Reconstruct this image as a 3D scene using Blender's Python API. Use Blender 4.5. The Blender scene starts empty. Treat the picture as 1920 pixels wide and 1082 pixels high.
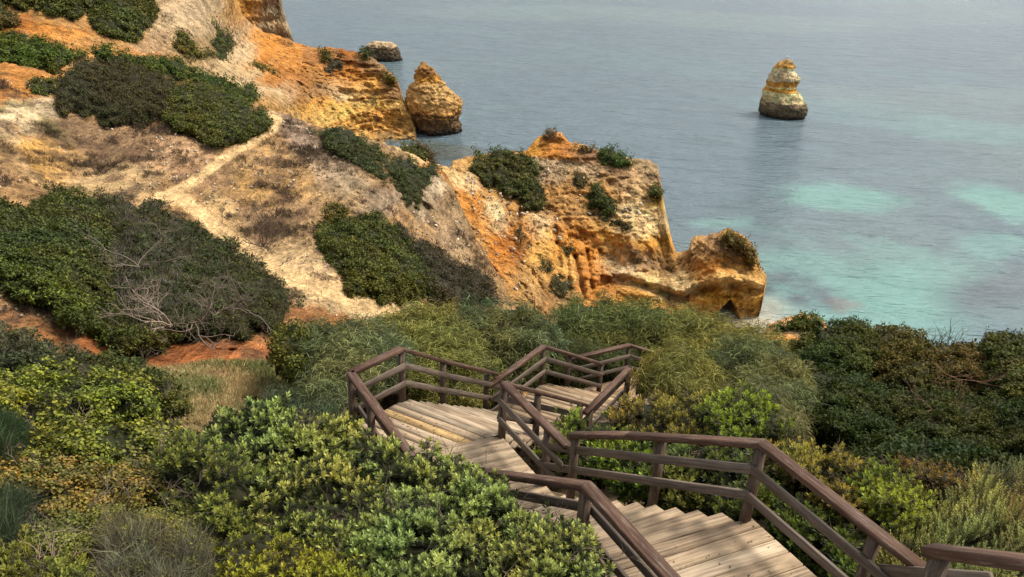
import bpy, math, numpy as np
from math import radians
rng = np.random.default_rng(7)

# ------------------------------------------------------------------ camera, world, sun, exposure
scene = bpy.context.scene
CAM_H, FPX, PITCH, ROLL = 35.0, 1450.0, radians(26), radians(2.5)
FW = np.array([0, math.cos(PITCH), -math.sin(PITCH)])
_r0 = np.array([1., 0, 0]); _u0 = np.array([0, math.sin(PITCH), math.cos(PITCH)])
RT = _r0*math.cos(ROLL)+_u0*math.sin(ROLL); UP = _u0*math.cos(ROLL)-_r0*math.sin(ROLL)
cd = bpy.data.cameras.new('camera'); cam = bpy.data.objects.new('camera', cd)
scene.collection.objects.link(cam); scene.camera = cam
from mathutils import Matrix, Vector
m = Matrix(((RT[0], UP[0], -FW[0]), (RT[1], UP[1], -FW[1]), (RT[2], UP[2], -FW[2]))).to_4x4()
m.translation = Vector((0, 0, CAM_H)); cam.matrix_world = m
cd.sensor_width = 36; cd.lens = 36*FPX/1920; cd.clip_start = .1; cd.clip_end = 9000

SUN_EL, SUN_AZ = radians(58), radians(66)          # azimuth from +Y (view direction) towards +X
w = bpy.data.worlds.new('World'); scene.world = w; w.use_nodes = True
nt = w.node_tree; nt.nodes.clear()
def N(nt, t, **k):
    n = nt.nodes.new(t)
    for a, b in k.items(): setattr(n, a, b)
    return n
sky = N(nt, 'ShaderNodeTexSky', sky_type='NISHITA', sun_disc=False, sun_elevation=SUN_EL, sun_rotation=SUN_AZ,
        air_density=1.2, dust_density=3.0, ozone_density=1.0)
hsv = N(nt, 'ShaderNodeHueSaturation'); hsv.inputs['Saturation'].default_value = .45
b1 = N(nt, 'ShaderNodeBackground'); b1.inputs['Strength'].default_value = .11
cl = N(nt, 'ShaderNodeBackground'); cl.inputs['Color'].default_value = (.84, .88, .92, 1); cl.inputs['Strength'].default_value = 1.0
tcn = N(nt, 'ShaderNodeTexCoord'); mp = N(nt, 'ShaderNodeMapping'); mp.inputs['Scale'].default_value = (1, 1, 3)
cn = N(nt, 'ShaderNodeTexNoise'); cn.inputs['Scale'].default_value = 2.2; cn.inputs['Detail'].default_value = 6
cr = N(nt, 'ShaderNodeMapRange'); cr.inputs[1].default_value = .35; cr.inputs[2].default_value = .65; cr.inputs[3].default_value = .25; cr.inputs[4].default_value = .75
mx = N(nt, 'ShaderNodeMixShader'); out = N(nt, 'ShaderNodeOutputWorld')
L = nt.links.new
L(sky.outputs[0], hsv.inputs['Color']); L(hsv.outputs[0], b1.inputs[0]); L(tcn.outputs['Generated'], mp.inputs[0]); L(mp.outputs[0], cn.inputs['Vector'])
L(cn.outputs[0], cr.inputs[0]); L(cr.outputs[0], mx.inputs[0]); L(b1.outputs[0], mx.inputs[1]); L(cl.outputs[0], mx.inputs[2]); L(mx.outputs[0], out.inputs[0])
sd = bpy.data.lights.new('sun', 'SUN'); sd.energy = 4.0; sd.angle = radians(20); sd.color = (1, .93, .82)
so = bpy.data.objects.new('sun', sd); scene.collection.objects.link(so)
sdir = Vector((math.sin(SUN_AZ)*math.cos(SUN_EL), math.cos(SUN_AZ)*math.cos(SUN_EL), math.sin(SUN_EL)))
so.rotation_euler = sdir.to_track_quat('Z', 'Y').to_euler()
scene.view_settings.view_transform = 'Standard'; scene.view_settings.look = 'None'
scene.view_settings.exposure = 0.3; scene.view_settings.gamma = 1

# ------------------------------------------------------------------ geometry helpers (site survey: bearing + distance -> metres)
def ray(x, y):
    x = np.asarray(x, float); y = np.asarray(y, float)
    return FW + RT*((x-960)/FPX)[..., None] + UP*((541-y)/FPX)[..., None]
def at_r(x, y, r):
    d = ray(x, y); t = r/np.hypot(d[..., 0], d[..., 1])
    P = d*t[..., None]; P[..., 2] += CAM_H
    return P
def at_z(x, y, z):
    d = ray(x, y); t = (np.asarray(z, float)-CAM_H)/d[..., 2]
    P = d*t[..., None]; P[..., 2] += CAM_H
    return P
def r_at_z(x, y, z):
    P = at_z(x, y, z); return np.hypot(P[..., 0], P[..., 1])
def proj(P):
    v = np.asarray(P, float)-np.array([0, 0, CAM_H]); ww = v@FW
    return 960+FPX*(v@RT)/ww, 541-FPX*(v@UP)/ww

def _h(ix, iy, iz, s=0):
    n = (ix*73856093) ^ (iy*19349663) ^ (iz*83492791) ^ (s*2654435761)
    n = n.astype(np.int64) & 0xffffffff
    n = (n ^ (n >> 13))*1274126177 & 0xffffffff
    n = (n ^ (n >> 16))*2246822519 & 0xffffffff
    return ((n ^ (n >> 15)) & 0xffffff)/16777215.0
def vnoise(P, s=0):
    P = np.asarray(P, float); i = np.floor(P).astype(np.int64); f = P-i; f = f*f*f*(f*(f*6-15)+10)
    r = 0
    for a in (0, 1):
        for b in (0, 1):
            for c in (0, 1):
                wgt = (f[..., 0] if a else 1-f[..., 0])*(f[..., 1] if b else 1-f[..., 1])*(f[..., 2] if c else 1-f[..., 2])
                r = r + wgt*_h(i[..., 0]+a, i[..., 1]+b, i[..., 2]+c, s)
    return r*2-1
def fbm(P, oct=4, s=0, g=.5):
    r = 0; a = 1; P = np.asarray(P, float); tot = 0
    for k in range(oct):
        r = r+a*vnoise(P*2**k+k*17.3, s+k); tot += a; a *= g
    return r/tot
def ridged(P, oct=3, s=0):
    r = 0; a = 1; tot = 0
    for k in range(oct):
        r = r+a*(1-2*np.abs(vnoise(P*2**k+k*7.7, s+k))); tot += a; a *= .5
    return r/tot
def worley(P, s=0):
    P = np.asarray(P, float); i = np.floor(P).astype(np.int64); best = np.full(P.shape[:-1], 9.)
    for a in (-1, 0, 1):
        for b in (-1, 0, 1):
            for c in (-1, 0, 1):
                j0, j1, j2 = i[..., 0]+a, i[..., 1]+b, i[..., 2]+c
                d = (P[..., 0]-j0-_h(j0, j1, j2, s+1))**2+(P[..., 1]-j1-_h(j0, j1, j2, s+2))**2+(P[..., 2]-j2-_h(j0, j1, j2, s+3))**2
                best = np.minimum(best, d)
    return np.sqrt(best)
def xy3(x, y, z=0.):
    x = np.asarray(x, float); return np.stack([x, np.asarray(y, float)+0*x, 0*x+z], -1)
def tps(ctrl):
    c = np.array([(a[0]/1000, a[1]/1000) for a in ctrl]); v = np.log([a[2] for a in ctrl])
    def U(d2): return np.where(d2 > 1e-12, d2*np.log(np.maximum(d2, 1e-12)), 0)
    n = len(c); K = U(((c[:, None]-c[None])**2).sum(-1))+np.eye(n)*1e-4
    Pm = np.c_[np.ones(n), c]; A = np.block([[K, Pm], [Pm.T, np.zeros((3, 3))]])
    sol = np.linalg.solve(A, np.r_[v, 0, 0, 0])
    def f(x, y):
        x = np.asarray(x, float)/1000; y = np.asarray(y, float)/1000; res = sol[n]+sol[n+1]*x+sol[n+2]*y
        for k in range(n): res = res+sol[k]*U((x-c[k, 0])**2+(y-c[k, 1])**2)
        return np.exp(res)
    return f
def poly_dist(x, y, poly):
    """signed distance to polygon, positive inside"""
    p = np.array(poly, float); q = np.roll(p, -1, 0); ins = np.zeros(np.shape(x), bool); best = np.full(np.shape(x), 1e9)
    for (ax, ay), (bx, by) in zip(p, q):
        best = np.minimum(best, seg_d(x, y, ax, ay, bx, by))
        if ay != by:
            c = ((ay > y) != (by > y)) & (x < (bx-ax)*(y-ay)/(by-ay)+ax); ins ^= c
    return np.where(ins, best, -best)
def seg_d(x, y, ax, ay, bx, by):
    dx, dy = bx-ax, by-ay; t = np.clip(((x-ax)*dx+(y-ay)*dy)/(dx*dx+dy*dy+1e-9), 0, 1)
    return np.hypot(x-ax-t*dx, y-ay-t*dy)
def line_dist(x, y, pts):
    best = np.full(np.shape(x), 1e9)
    for a, b in zip(pts[:-1], pts[1:]): best = np.minimum(best, seg_d(x, y, a[0], a[1], b[0], b[1]))
    return best
def sm(x, a, b):
    t = np.clip((x-a)/(b-a), 0, 1); return t*t*(3-2*t)
def unit(v): return v/np.maximum(np.linalg.norm(v, axis=-1, keepdims=True), 1e-9)

# ------------------------------------------------------------------ materials
def mat_new(name):
    m = bpy.data.materials.new(name); m.use_nodes = True; return m, m.node_tree, m.node_tree.nodes['Principled BSDF']
def noise_node(nt, vec, scale, detail=5, rough=.55):
    n = N(nt, 'ShaderNodeTexNoise'); n.inputs['Scale'].default_value = scale; n.inputs['Detail'].default_value = detail; n.inputs['Roughness'].default_value = rough
    nt.links.new(vec, n.inputs['Vector']); return n.outputs[0]
def rng_node(nt, v, a, b, c, d):
    n = N(nt, 'ShaderNodeMapRange')
    for i, k in enumerate((a, b, c, d)): n.inputs[i+1].default_value = k
    nt.links.new(v, n.inputs[0]); return n.outputs[0]
def mul_node(nt, col, fac):
    n = N(nt, 'ShaderNodeVectorMath', operation='SCALE'); nt.links.new(col, n.inputs[0]); nt.links.new(fac, n.inputs['Scale']); return n.outputs[0]
def bump_node(nt, h, strength, dist, prev=None):
    n = N(nt, 'ShaderNodeBump'); n.inputs['Strength'].default_value = strength; n.inputs['Distance'].default_value = dist
    nt.links.new(h, n.inputs['Height'])
    if prev is not None: nt.links.new(prev, n.inputs['Normal'])
    return n.outputs[0]
def earth_mat(name, s1, s2, bd, ys=1.):
    m, nt, b = mat_new(name)
    a = N(nt, 'ShaderNodeAttribute', attribute_name='col'); g = N(nt, 'ShaderNodeNewGeometry').outputs['Position']
    mpg = N(nt, 'ShaderNodeMapping'); mpg.inputs['Scale'].default_value = (1, ys, 1); nt.links.new(g, mpg.inputs[0]); g = mpg.outputs[0]
    n1 = noise_node(nt, g, s1, 8, .65); n2 = noise_node(nt, g, s2, 6, .6)
    c = mul_node(nt, a.outputs['Color'], rng_node(nt, n1, .3, .7, .42, 1.5))
    c = mul_node(nt, c, rng_node(nt, n2, .3, .7, .6, 1.32))
    n3 = noise_node(nt, g, s2*2.6, 4, .6); c = mul_node(nt, c, rng_node(nt, n3, .32, .68, .75, 1.2))
    nt.links.new(c, b.inputs['Base Color']); b.inputs['Roughness'].default_value = .95; b.inputs['Specular IOR Level'].default_value = .15
    v = N(nt, 'ShaderNodeTexVoronoi'); v.inputs['Scale'].default_value = s1*1.4; v.feature = 'F1'; nt.links.new(g, v.inputs['Vector'])
    bb = bump_node(nt, n1, .8, bd); bb = bump_node(nt, v.outputs['Distance'], .35, bd*.5, bb); bb = bump_node(nt, n2, .9, bd*.55, bb)
    ve = N(nt, 'ShaderNodeTexVoronoi'); ve.feature = 'DISTANCE_TO_EDGE'; ve.inputs['Scale'].default_value = s1*.9; wn = N(nt, 'ShaderNodeVectorMath', operation='ADD'); nn = N(nt, 'ShaderNodeTexNoise'); nn.inputs['Scale'].default_value = s1*1.5; nt.links.new(g, nn.inputs['Vector']); nt.links.new(g, wn.inputs[0]); nt.links.new(nn.outputs['Color'], wn.inputs[1]); nt.links.new(wn.outputs[0], ve.inputs['Vector'])
    bb = bump_node(nt, rng_node(nt, ve.outputs['Distance'], 0, .09, 0, 1), .6, bd*.35, bb)
    nt.links.new(bb, b.inputs['Normal']); return m
def leaf_mat(name, rough=.5, spec=.4, transl=.25):
    m, nt, b = mat_new(name)
    a = N(nt, 'ShaderNodeAttribute', attribute_name='col')
    nt.links.new(a.outputs['Color'], b.inputs['Base Color']); b.inputs['Roughness'].default_value = rough; b.inputs['Specular IOR Level'].default_value = spec
    if transl:
        t = N(nt, 'ShaderNodeBsdfTranslucent'); mxs = N(nt, 'ShaderNodeMixShader'); mxs.inputs[0].default_value = transl
        sc = N(nt, 'ShaderNodeVectorMath', operation='MULTIPLY'); sc.inputs[1].default_value = (1.5, 1.6, .6)
        nt.links.new(a.outputs['Color'], sc.inputs[0]); nt.links.new(sc.outputs[0], t.inputs[0])
        nt.links.new(b.outputs[0], mxs.inputs[1]); nt.links.new(t.outputs[0], mxs.inputs[2])
        nt.links.new(mxs.outputs[0], nt.nodes['Material Output'].inputs['Surface'])
    return m
M_HILL = earth_mat('dry_soil', 1.3, 5, .5, .42)
M_ROCK = earth_mat('sandstone', .8, 3.6, .95)
M_NEAR = earth_mat('near_soil', 3, 18, .1)
M_LEAF = leaf_mat('leaves', .65, .12, .22); M_GLOSS = leaf_mat('waxy_leaves', .5, .25, .22); M_TWIG = leaf_mat('twigs', .9, .1, 0)
def wood_mat(name, dark):
    m, nt, b = mat_new(name)
    a = N(nt, 'ShaderNodeAttribute', attribute_name='col'); uv = N(nt, 'ShaderNodeUVMap', uv_map='grain')
    mp = N(nt, 'ShaderNodeMapping'); mp.inputs['Scale'].default_value = (1.3, 38, 1); nt.links.new(uv.outputs[0], mp.inputs[0])
    g1 = noise_node(nt, mp.outputs[0], 1.0, 6, .65)
    mp2 = N(nt, 'ShaderNodeMapping'); mp2.inputs['Scale'].default_value = (2.2, 6, 1); nt.links.new(uv.outputs[0], mp2.inputs[0])
    g2 = noise_node(nt, mp2.outputs[0], 1.0, 4, .6)
    mp3 = N(nt, 'ShaderNodeMapping'); mp3.inputs['Scale'].default_value = (3.2, 9, 1); nt.links.new(uv.outputs[0], mp3.inputs[0])
    vo = N(nt, 'ShaderNodeTexVoronoi'); vo.inputs['Scale'].default_value = 1.; nt.links.new(mp3.outputs[0], vo.inputs['Vector'])
    c = mul_node(nt, a.outputs['Color'], rng_node(nt, g1, .3, .7, .42, 1.42))
    c = mul_node(nt, c, rng_node(nt, g2, .3, .72, .7, 1.3))
    c = mul_node(nt, c, rng_node(nt, vo.outputs['Distance'], .0, .14, .45, 1.0))
    if dark:                                      # worn patches where the stain has gone
        mp4 = N(nt, 'ShaderNodeMapping'); mp4.inputs['Scale'].default_value = (3., 22, 1); nt.links.new(uv.outputs[0], mp4.inputs[0])
        g3 = noise_node(nt, mp4.outputs[0], 1.3, 7, .7)
        mixn = N(nt, 'ShaderNodeMix', data_type='RGBA'); nt.links.new(rng_node(nt, g3, .52, .68, 0, .75), mixn.inputs[0])
        nt.links.new(c, mixn.inputs[6]); mixn.inputs[7].default_value = (.23, .17, .125, 1); c = mixn.outputs[2]
    nt.links.new(c, b.inputs['Base Color']); b.inputs['Roughness'].default_value = .6 if dark else .8; b.inputs['Specular IOR Level'].default_value = .22 if dark else .15
    bb = bump_node(nt, g1, .6, .006); nt.links.new(bump_node(nt, g2, .5, .006, bb), b.inputs['Normal']); return m
M_DECK = wood_mat('weathered_boards', False); M_RAIL = wood_mat('stained_rail_timber', True)

# ------------------------------------------------------------------ object helpers
COL = scene.collection
def link(o, parent=None):
    COL.objects.link(o)
    if parent is not None: o.parent = parent
    return o
def thing(name, label, cat, loc, group=None):
    o = bpy.data.objects.new(name, None); o.empty_display_size = .2; link(o); o.location = loc
    o['label'] = label; o['category'] = cat
    if group: o['group'] = group
    return o
def mesh_obj(name, V, F, mat, col=None, parent=None, uv=None, smooth=False, origin=None):
    """V (n,3) world metres, F (m,3|4) or list; per-vertex colour col; child meshes are stored relative to the parent"""
    V = np.asarray(V, np.float64)
    off = np.array(origin if origin is not None else (parent_loc(parent) if parent is not None else (0, 0, 0)), float)
    me = bpy.data.meshes.new(name); me.vertices.add(len(V)); me.vertices.foreach_set('co', (V-off).astype(np.float32).ravel())
    if isinstance(F, np.ndarray):
        k = F.shape[1]; me.loops.add(F.size); me.loops.foreach_set('vertex_index', F.astype(np.int32).ravel())
        me.polygons.add(len(F)); me.polygons.foreach_set('loop_start', (np.arange(len(F))*k).astype(np.int32)); fl = F.ravel()
    else:
        fl = np.concatenate([np.array(f) for f in F]); me.loops.add(len(fl)); me.loops.foreach_set('vertex_index', fl.astype(np.int32))
        ls = np.cumsum([0]+[len(f) for f in F[:-1]]); me.polygons.add(len(F)); me.polygons.foreach_set('loop_start', ls.astype(np.int32))
    if smooth: me.polygons.foreach_set('use_smooth', np.ones(len(me.polygons), bool))
    me.update(calc_edges=True)
    if col is not None:
        at = me.color_attributes.new('col', 'FLOAT_COLOR', 'POINT'); c = np.ones((len(V), 4), np.float32); c[:, :3] = np.clip(col, 0, 1); at.data.foreach_set('color', c.ravel())
    if uv is not None:
        l = me.uv_layers.new(name='grain'); l.data.foreach_set('uv', np.asarray(uv, np.float32)[fl].ravel())
    me.materials.append(mat)
    o = bpy.data.objects.new(name, me)
    if parent is None and origin is not None: o.location = tuple(off)
    return link(o, parent)
_ploc = {}
def parent_loc(p):
    v = np.array(p.location)
    return v+parent_loc(p.parent) if p.parent is not None else v
def structure(o, label=None, cat=None):
    o['kind'] = 'structure'
    if label: o['label'] = label; o['category'] = cat
    return o

# ------------------------------------------------------------------ natural colours (linear albedo)
TAN = (.40, .25, .12); SAND = (.60, .43, .24); PALE = (.60, .50, .38); ORG = (.50, .225, .06); DORG = (.29, .115, .035); YEL = (.66, .38, .10)
GREY = (.30, .25, .19); MAUVE = (.20, .135, .095); SCRUB = (.15, .11, .055); RED = (.36, .12, .04); CREAM = (.66, .53, .36); DARK = (.07, .06, .05); OLIVE = (.13, .13, .05)
def paint(x, y, base, spots, warp=14, sc=28, seed=3):
    wx = x+warp*fbm(xy3(x/sc, y/sc), 4, seed)*2; wy = y+warp*fbm(xy3(x/sc, y/sc, 9.), 4, seed+9)*2
    acc = np.ones(x.shape+(3,))*np.array(base)*.12; tot = np.full(x.shape, .12)
    for px, py, rx, ry, ang, c in spots:
        a = radians(ang); dx = wx-px; dy = wy-py
        u = (dx*math.cos(a)+dy*math.sin(a))/rx; v = (-dx*math.sin(a)+dy*math.cos(a))/ry
        g = np.exp(-(u*u+v*v)**1.5); acc = acc+g[..., None]*np.array(c); tot = tot+g
    return acc/tot[..., None]

def relief(name, top, bot, rfun, x0, x1, step, colour, disp, mat, hole=None, back=((3, 1), (8, 6), (14, 30)), down=8, edge_round=.02, edge_w=10, kind=None):
    """a land form: a surface of measured distances, rounded over at its crest, closed behind and below"""
    nx = int((x1-x0)/step)+1; xs = np.linspace(x0, x1, nx)
    tx = np.interp(xs, *zip(*top)); bx = np.interp(xs, *zip(*bot)); tx = tx+2.0*fbm(xy3(xs/9, 0*xs, 4.), 3, 5)*2
    ny = int(np.max(bx-tx)/step)+1; s = np.linspace(0, 1, ny)
    X = np.repeat(xs[None], ny, 0); Y = tx[None]*(1-s[:, None])+bx[None]*s[:, None]
    R = rfun(X, Y); P = at_r(X, Y, R)
    D = disp(P, X, Y); dtop = Y-tx[None]
    R2 = R-D*np.clip(dtop/4+.3, 0, 1)+R*edge_round*np.exp(-dtop/edge_w)
    P = at_r(X, Y, R2)
    C = colour(P, X, Y)
    hd = P[0].copy(); hd[:, 2] = 0; hd = unit(hd)
    rows = [P]; cols = [C]
    for k, (aw, dn) in enumerate(back):
        q = P[0]+hd*aw; q[:, 2] -= dn; rows.insert(0, q[None]); cols.insert(0, C[:1])
    q = P[-1].copy(); q[:, 2] -= down; rows.append(q[None]); cols.append(C[-1:])
    V = np.concatenate(rows, 0); CC = np.concatenate(cols, 0)
    # closed sides
    for e in (0, -1):
        side = V[:, e].copy(); h = side.copy(); h[:, 2] = 0; side = side+unit(h)*back[-1][0]*.7; side[:, 2] -= 1.5
        V = np.concatenate([side[:, None], V], 1) if e == 0 else np.concatenate([V, side[:, None]], 1)
        CC = np.concatenate([CC[:, :1], CC], 1) if e == 0 else np.concatenate([CC, CC[:, -1:]], 1)
    ny2, nx2 = V.shape[:2]; idx = np.arange(ny2*nx2).reshape(ny2, nx2)
    F = np.stack([idx[:-1, :-1], idx[1:, :-1], idx[1:, 1:], idx[:-1, 1:]], -1).reshape(-1, 4)
    VV = V.reshape(-1, 3); CV = CC.reshape(-1, 3)
    if hole:
        px, py = proj(VV); dd = poly_dist(px, py, hole); nb = len(back)
        rowid = np.repeat(np.arange(ny2), nx2); inside = (dd > 0) & (rowid >= nb)
        keep = ~(inside[F].any(1)); 
        # tunnel walls: boundary edges of the opening pushed through the rock
        rem = F[~keep]; e = np.concatenate([rem[:, [0, 1]], rem[:, [1, 2]], rem[:, [2, 3]], rem[:, [3, 0]]])
        es = np.sort(e, 1); u, ix, cnt = np.unique(es, axis=0, return_index=True, return_counts=True); be = e[ix[cnt == 1]]
        F = F[keep]; used = np.unique(be); mp = {v: i for i, v in enumerate(used)}
        vec = np.array([-.35, 3.4, .0]); nb0 = len(VV); lay = []
        for k in (1, 2, 3):
            q = VV[used]+vec*k/3+.25*np.stack([fbm(VV[used]*.8, 3, k), fbm(VV[used]*.8, 3, k+4), fbm(VV[used]*.8, 3, k+8)], -1); lay.append(q)
        VV = np.concatenate([VV]+lay); CV = np.concatenate([CV]+[CV[used]]*3)
        a = np.array([mp[v] for v in be[:, 0]]); b = np.array([mp[v] for v in be[:, 1]]); n = len(used)
        F = np.concatenate([F, np.stack([be[:, 0], be[:, 1], nb0+b, nb0+a], -1)]+[np.stack([nb0+k*n+a, nb0+k*n+b, nb0+(k+1)*n+b, nb0+(k+1)*n+a], -1) for k in (0, 1)])
    o = mesh_obj(name, VV, F, mat, CV, smooth=False)
    structure(o); return o, rfun

def strata(P, f=1.0, s=0):
    z = P[..., 2]+.35*fbm(P*.12, 3, 31)*4
    return vnoise(np.stack([z*f, z*0+s, P[..., 0]*.015], -1), 41)
def cliff_disp(P, amp=1., gul=1.):
    q = P*np.array([.16, .16, .16]); a = fbm(q, 5, 11)*1.5
    g = ridged(P*np.array([.38, .38, .05]), 3, 14)*.55*gul
    st = strata(P, 1.5)*.55+strata(P, 4.5, 7)*.22
    w_ = P+.8*np.stack([fbm(P*.7, 3, 1), fbm(P*.7, 3, 2), fbm(P*.7, 3, 4)], -1); bl = (worley(w_*np.array([.42, .42, .7]), 5)-.5)*.8+(worley(w_*np.array([1.3, 1.3, 1.9]), 6)-.5)*.35
    return (a+g+st*1.15+bl*1.25+fbm(P*1.1, 3, 16)*.5+fbm(P*2.6, 3, 15)*.34)*amp
def rock_colour(C, P, k=.6):
    st = strata(P, 1.1, 3); s2 = strata(P, 3.7, 5)
    f = (np.clip(st*1.3+fbm(P*.35, 4, 21)*.9, -1, 1)*k)[..., None]
    C = np.where(f > 0, C*(1-f*.4)+np.array((.70,.52,.30))*f*.4, C*(1+f*.5)+np.array(DORG)*(-f*.5))
    f2 = (np.clip(s2, -1, 1)*.18*k)[..., None]; C = C*(1+f2)
    n = fbm(P*1.1, 4, 27)[..., None]; C = C*(1+.35*n); gm = C.mean(-1, keepdims=True); C = np.clip(gm+(C-gm)*1.07, .008, .9); return np.clip(C*np.array([1.36, 1.2, .95]), 0, .85)

# ================================================================== SETTING
# ---- sea: one sheet to the horizon, sandy shallows and darker weed beds in it
th = np.linspace(radians(-75), radians(80), 560); rr = np.concatenate([[10], np.geomspace(30, 9000, 420)])
TH, RR = np.meshgrid(th, rr); SX = RR*np.sin(TH); SY = RR*np.cos(TH)
SP = np.stack([SX, SY, 0*SX], -1); v = SP-np.array([0, 0, CAM_H]); ww = np.maximum(v@FW, 1e-3)
sx, sy = 960+FPX*(v@RT)/ww, 541-FPX*(v@UP)/ww
sxw = sx+90*fbm(SP*.06, 5, 3)+20*fbm(SP*.5, 3, 31); syw = sy+26*fbm(SP*.06, 5, 8)+5*fbm(SP*.5, 3, 33)
deep = np.array((.115, .165, .195)); teal = np.array((.165, .34, .295)); mid = np.array((.155, .21, .21)); weed = np.array((.10, .115, .14))
SC = np.ones(SP.shape)*deep
def blend(C, c, f): return C*(1-f[..., None])+np.array(c)*f[..., None]
SC = blend(SC, mid, .75*sm(fbm(SP*np.array([.010, .016, 1]), 4, 61), -.05, .35)*sm(sy, 480, 150))
SC = blend(SC, mid, .8*sm(sx+2.2*sy, 2100, 2700)*sm(fbm(SP*.03, 3, 66), -.5, .2))
def ell(cx, cy, rx, ry, a=0, e=.35):
    a = radians(a); dx = sxw-cx; dy = syw-cy; u = (dx*math.cos(a)+dy*math.sin(a))/rx; v_ = (-dx*math.sin(a)+dy*math.cos(a))/ry
    return sm(np.hypot(u, v_), 1.25, 1-e*1.4)
for cx, cy, rx, ry, a, k in [(1570, 372, 150, 30, 2, .85), (1500, 368, 70, 14, -8, .5), (1880, 385, 85, 42, 12, .9), (1345, 418, 75, 12, 3, .45),
        (1480, 442, 100, 10, 12, .3), (1650, 470, 110, 8, 20, .35), (1835, 468, 55, 30, 10, .6), (1600, 520, 190, 50, 5, .6), (1620, 590, 250, 70, 3, .75),
        (1740, 540, 110, 60, -20, .45), (1300, 120, 300, 20, 5, .12), (1620, 215, 260, 22, 8, .25), (1800, 160, 200, 18, 8, .2), (870, 210, 120, 6, 2, .2), (1100, 20, 200, 10, 2, .2),
        (1850, 250, 160, 22, 6, .35), (800, 60, 160, 10, 1, .12)]:
    SC = blend(SC, teal, (k if k > .3 else k*.6)*ell(cx, cy, rx, ry, a))
SC = blend(SC, weed, .85*ell(1510, 545, 95, 34, 6)*sm(fbm(SP*.35, 3, 71), -.6, .2))
SC = blend(SC, (.20, .17, .16), .6*ell(1580, 570, 34, 14, 4))
SC = blend(SC, (.42, .41, .34), .9*ell(1425, 590, 82, 34, 8, .5)); SC = blend(SC, weed, .6*ell(1850, 560, 110, 45, -10, .6))
SC = blend(SC, (.42, .42, .35), .9*sm(line_dist(sxw, syw, [(1330, 610), (1440, 605), (1530, 640)]), 36, 10))
SC = blend(SC, (.09, .10, .075), .8*ell(830, 285, 55, 32, 10)); SC = SC*(1+.12*fbm(SP*.25, 3, 77))[..., None]  # dark reflection below the pyramid rock painted into the water colour
ny2, nx2 = SP.shape[:2]; idx = np.arange(ny2*nx2).reshape(ny2, nx2)
F = np.stack([idx[:-1, :-1], idx[:-1, 1:], idx[1:, 1:], idx[1:, :-1]], -1).reshape(-1, 4)
M_SEA, nt, b = mat_new('sea_water')
a = N(nt, 'ShaderNodeAttribute', attribute_name='col'); g = N(nt, 'ShaderNodeNewGeometry').outputs['Position']
nt.links.new(a.outputs['Color'], b.inputs['Base Color']); b.inputs['Roughness'].default_value = .12; b.inputs['IOR'].default_value = 1.33
def wav(sx_, sy_, rot, sc, det):
    mp = N(nt, 'ShaderNodeMapping'); mp.inputs['Scale'].default_value = (sx_, sy_, 1); mp.inputs['Rotation'].default_value = (0, 0, radians(rot)); nt.links.new(g, mp.inputs[0])
    return noise_node(nt, mp.outputs[0], sc, det, .6)
bb = bump_node(nt, wav(.28, 1.0, 6, 1.1, 6), 1., .9); bb = bump_node(nt, wav(.4, 1.0, -5, 3.0, 3), .8, .25, bb); bb = bump_node(nt, wav(.4, 1, -12, .22, 3), 1., 1.9, bb)
nt.links.new(bb, b.inputs['Normal'])
structure(mesh_obj('sea', SP.reshape(-1, 3), F, M_SEA, SC.reshape(-1, 3), smooth=True))

def rz(x, y, z): return float(r_at_z(x, y, z))
def ctrl(lst): return tps([(x, y, (v if k == 'r' else rz(x, y, v))) for x, y, k, v in lst])

# ---- far cliff behind the gully
rf_cliff = ctrl([(530, 40, 'r', 168), (430, -80, 'r', 158), (380, 60, 'r', 160), (555, 90, 'r', 172), (480, 120, 'r', 165), (500, -80, 'r', 168), (430, -200, 'r', 170)])
def c_(P, X, Y):
    C = paint(X, Y, GREY, [(510, 0, 40, 60, 0, (.27, .235, .19)), (450, 10, 25, 40, 60, YEL), (520, 45, 30, 12, 30, CREAM), (470, 25, 20, 20, 0, ORG), (545, 72, 15, 10, 30, MAUVE)], 8)
    return rock_colour(C, P, .35)
relief('far_cliff', [(360, -210), (470, -200), (492, -140), (505, -80), (526, -10), (532, 20), (541, 50), (552, 78), (556, 95)], [(360, 130), (556, 130)], rf_cliff, 380, 555, 2.5, c_,
       lambda P, X, Y: cliff_disp(P, .9), M_ROCK)

# ---- middle headland with the orange gully and the yellow cliff
rf_mid = ctrl([(740, 264, 'z', 0), (660, 285, 'z', 0), (782, 262, 'z', 0), (765, 190, 'r', 133), (745, 150, 'r', 136), (690, 100, 'r', 141), (600, 150, 'r', 134), (640, 200, 'r', 129), (560, 120, 'r', 138),
               (552, 78, 'r', 152), (500, 150, 'r', 116), (480, 52, 'r', 152), (430, 0, 'r', 132), (430, -80, 'r', 140), (300, 0, 'r', 115), (350, 100, 'r', 101), (500, 210, 'r', 96), (590, 235, 'r', 115), (200, 100, 'r', 89),
               (0, 60, 'r', 90), (0, -80, 'r', 112), (100, 130, 'r', 82), (-80, 250, 'r', 70), (400, 180, 'r', 90), (300, 260, 'r', 76), (-520, -100, 'r', 105), (-520, 200, 'r', 66), (200, -170, 'r', 122), (-520, 330, 'r', 50), (400, -160, 'r', 146), (500, 290, 'r', 88), (200, -80, 'r', 116)])
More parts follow.
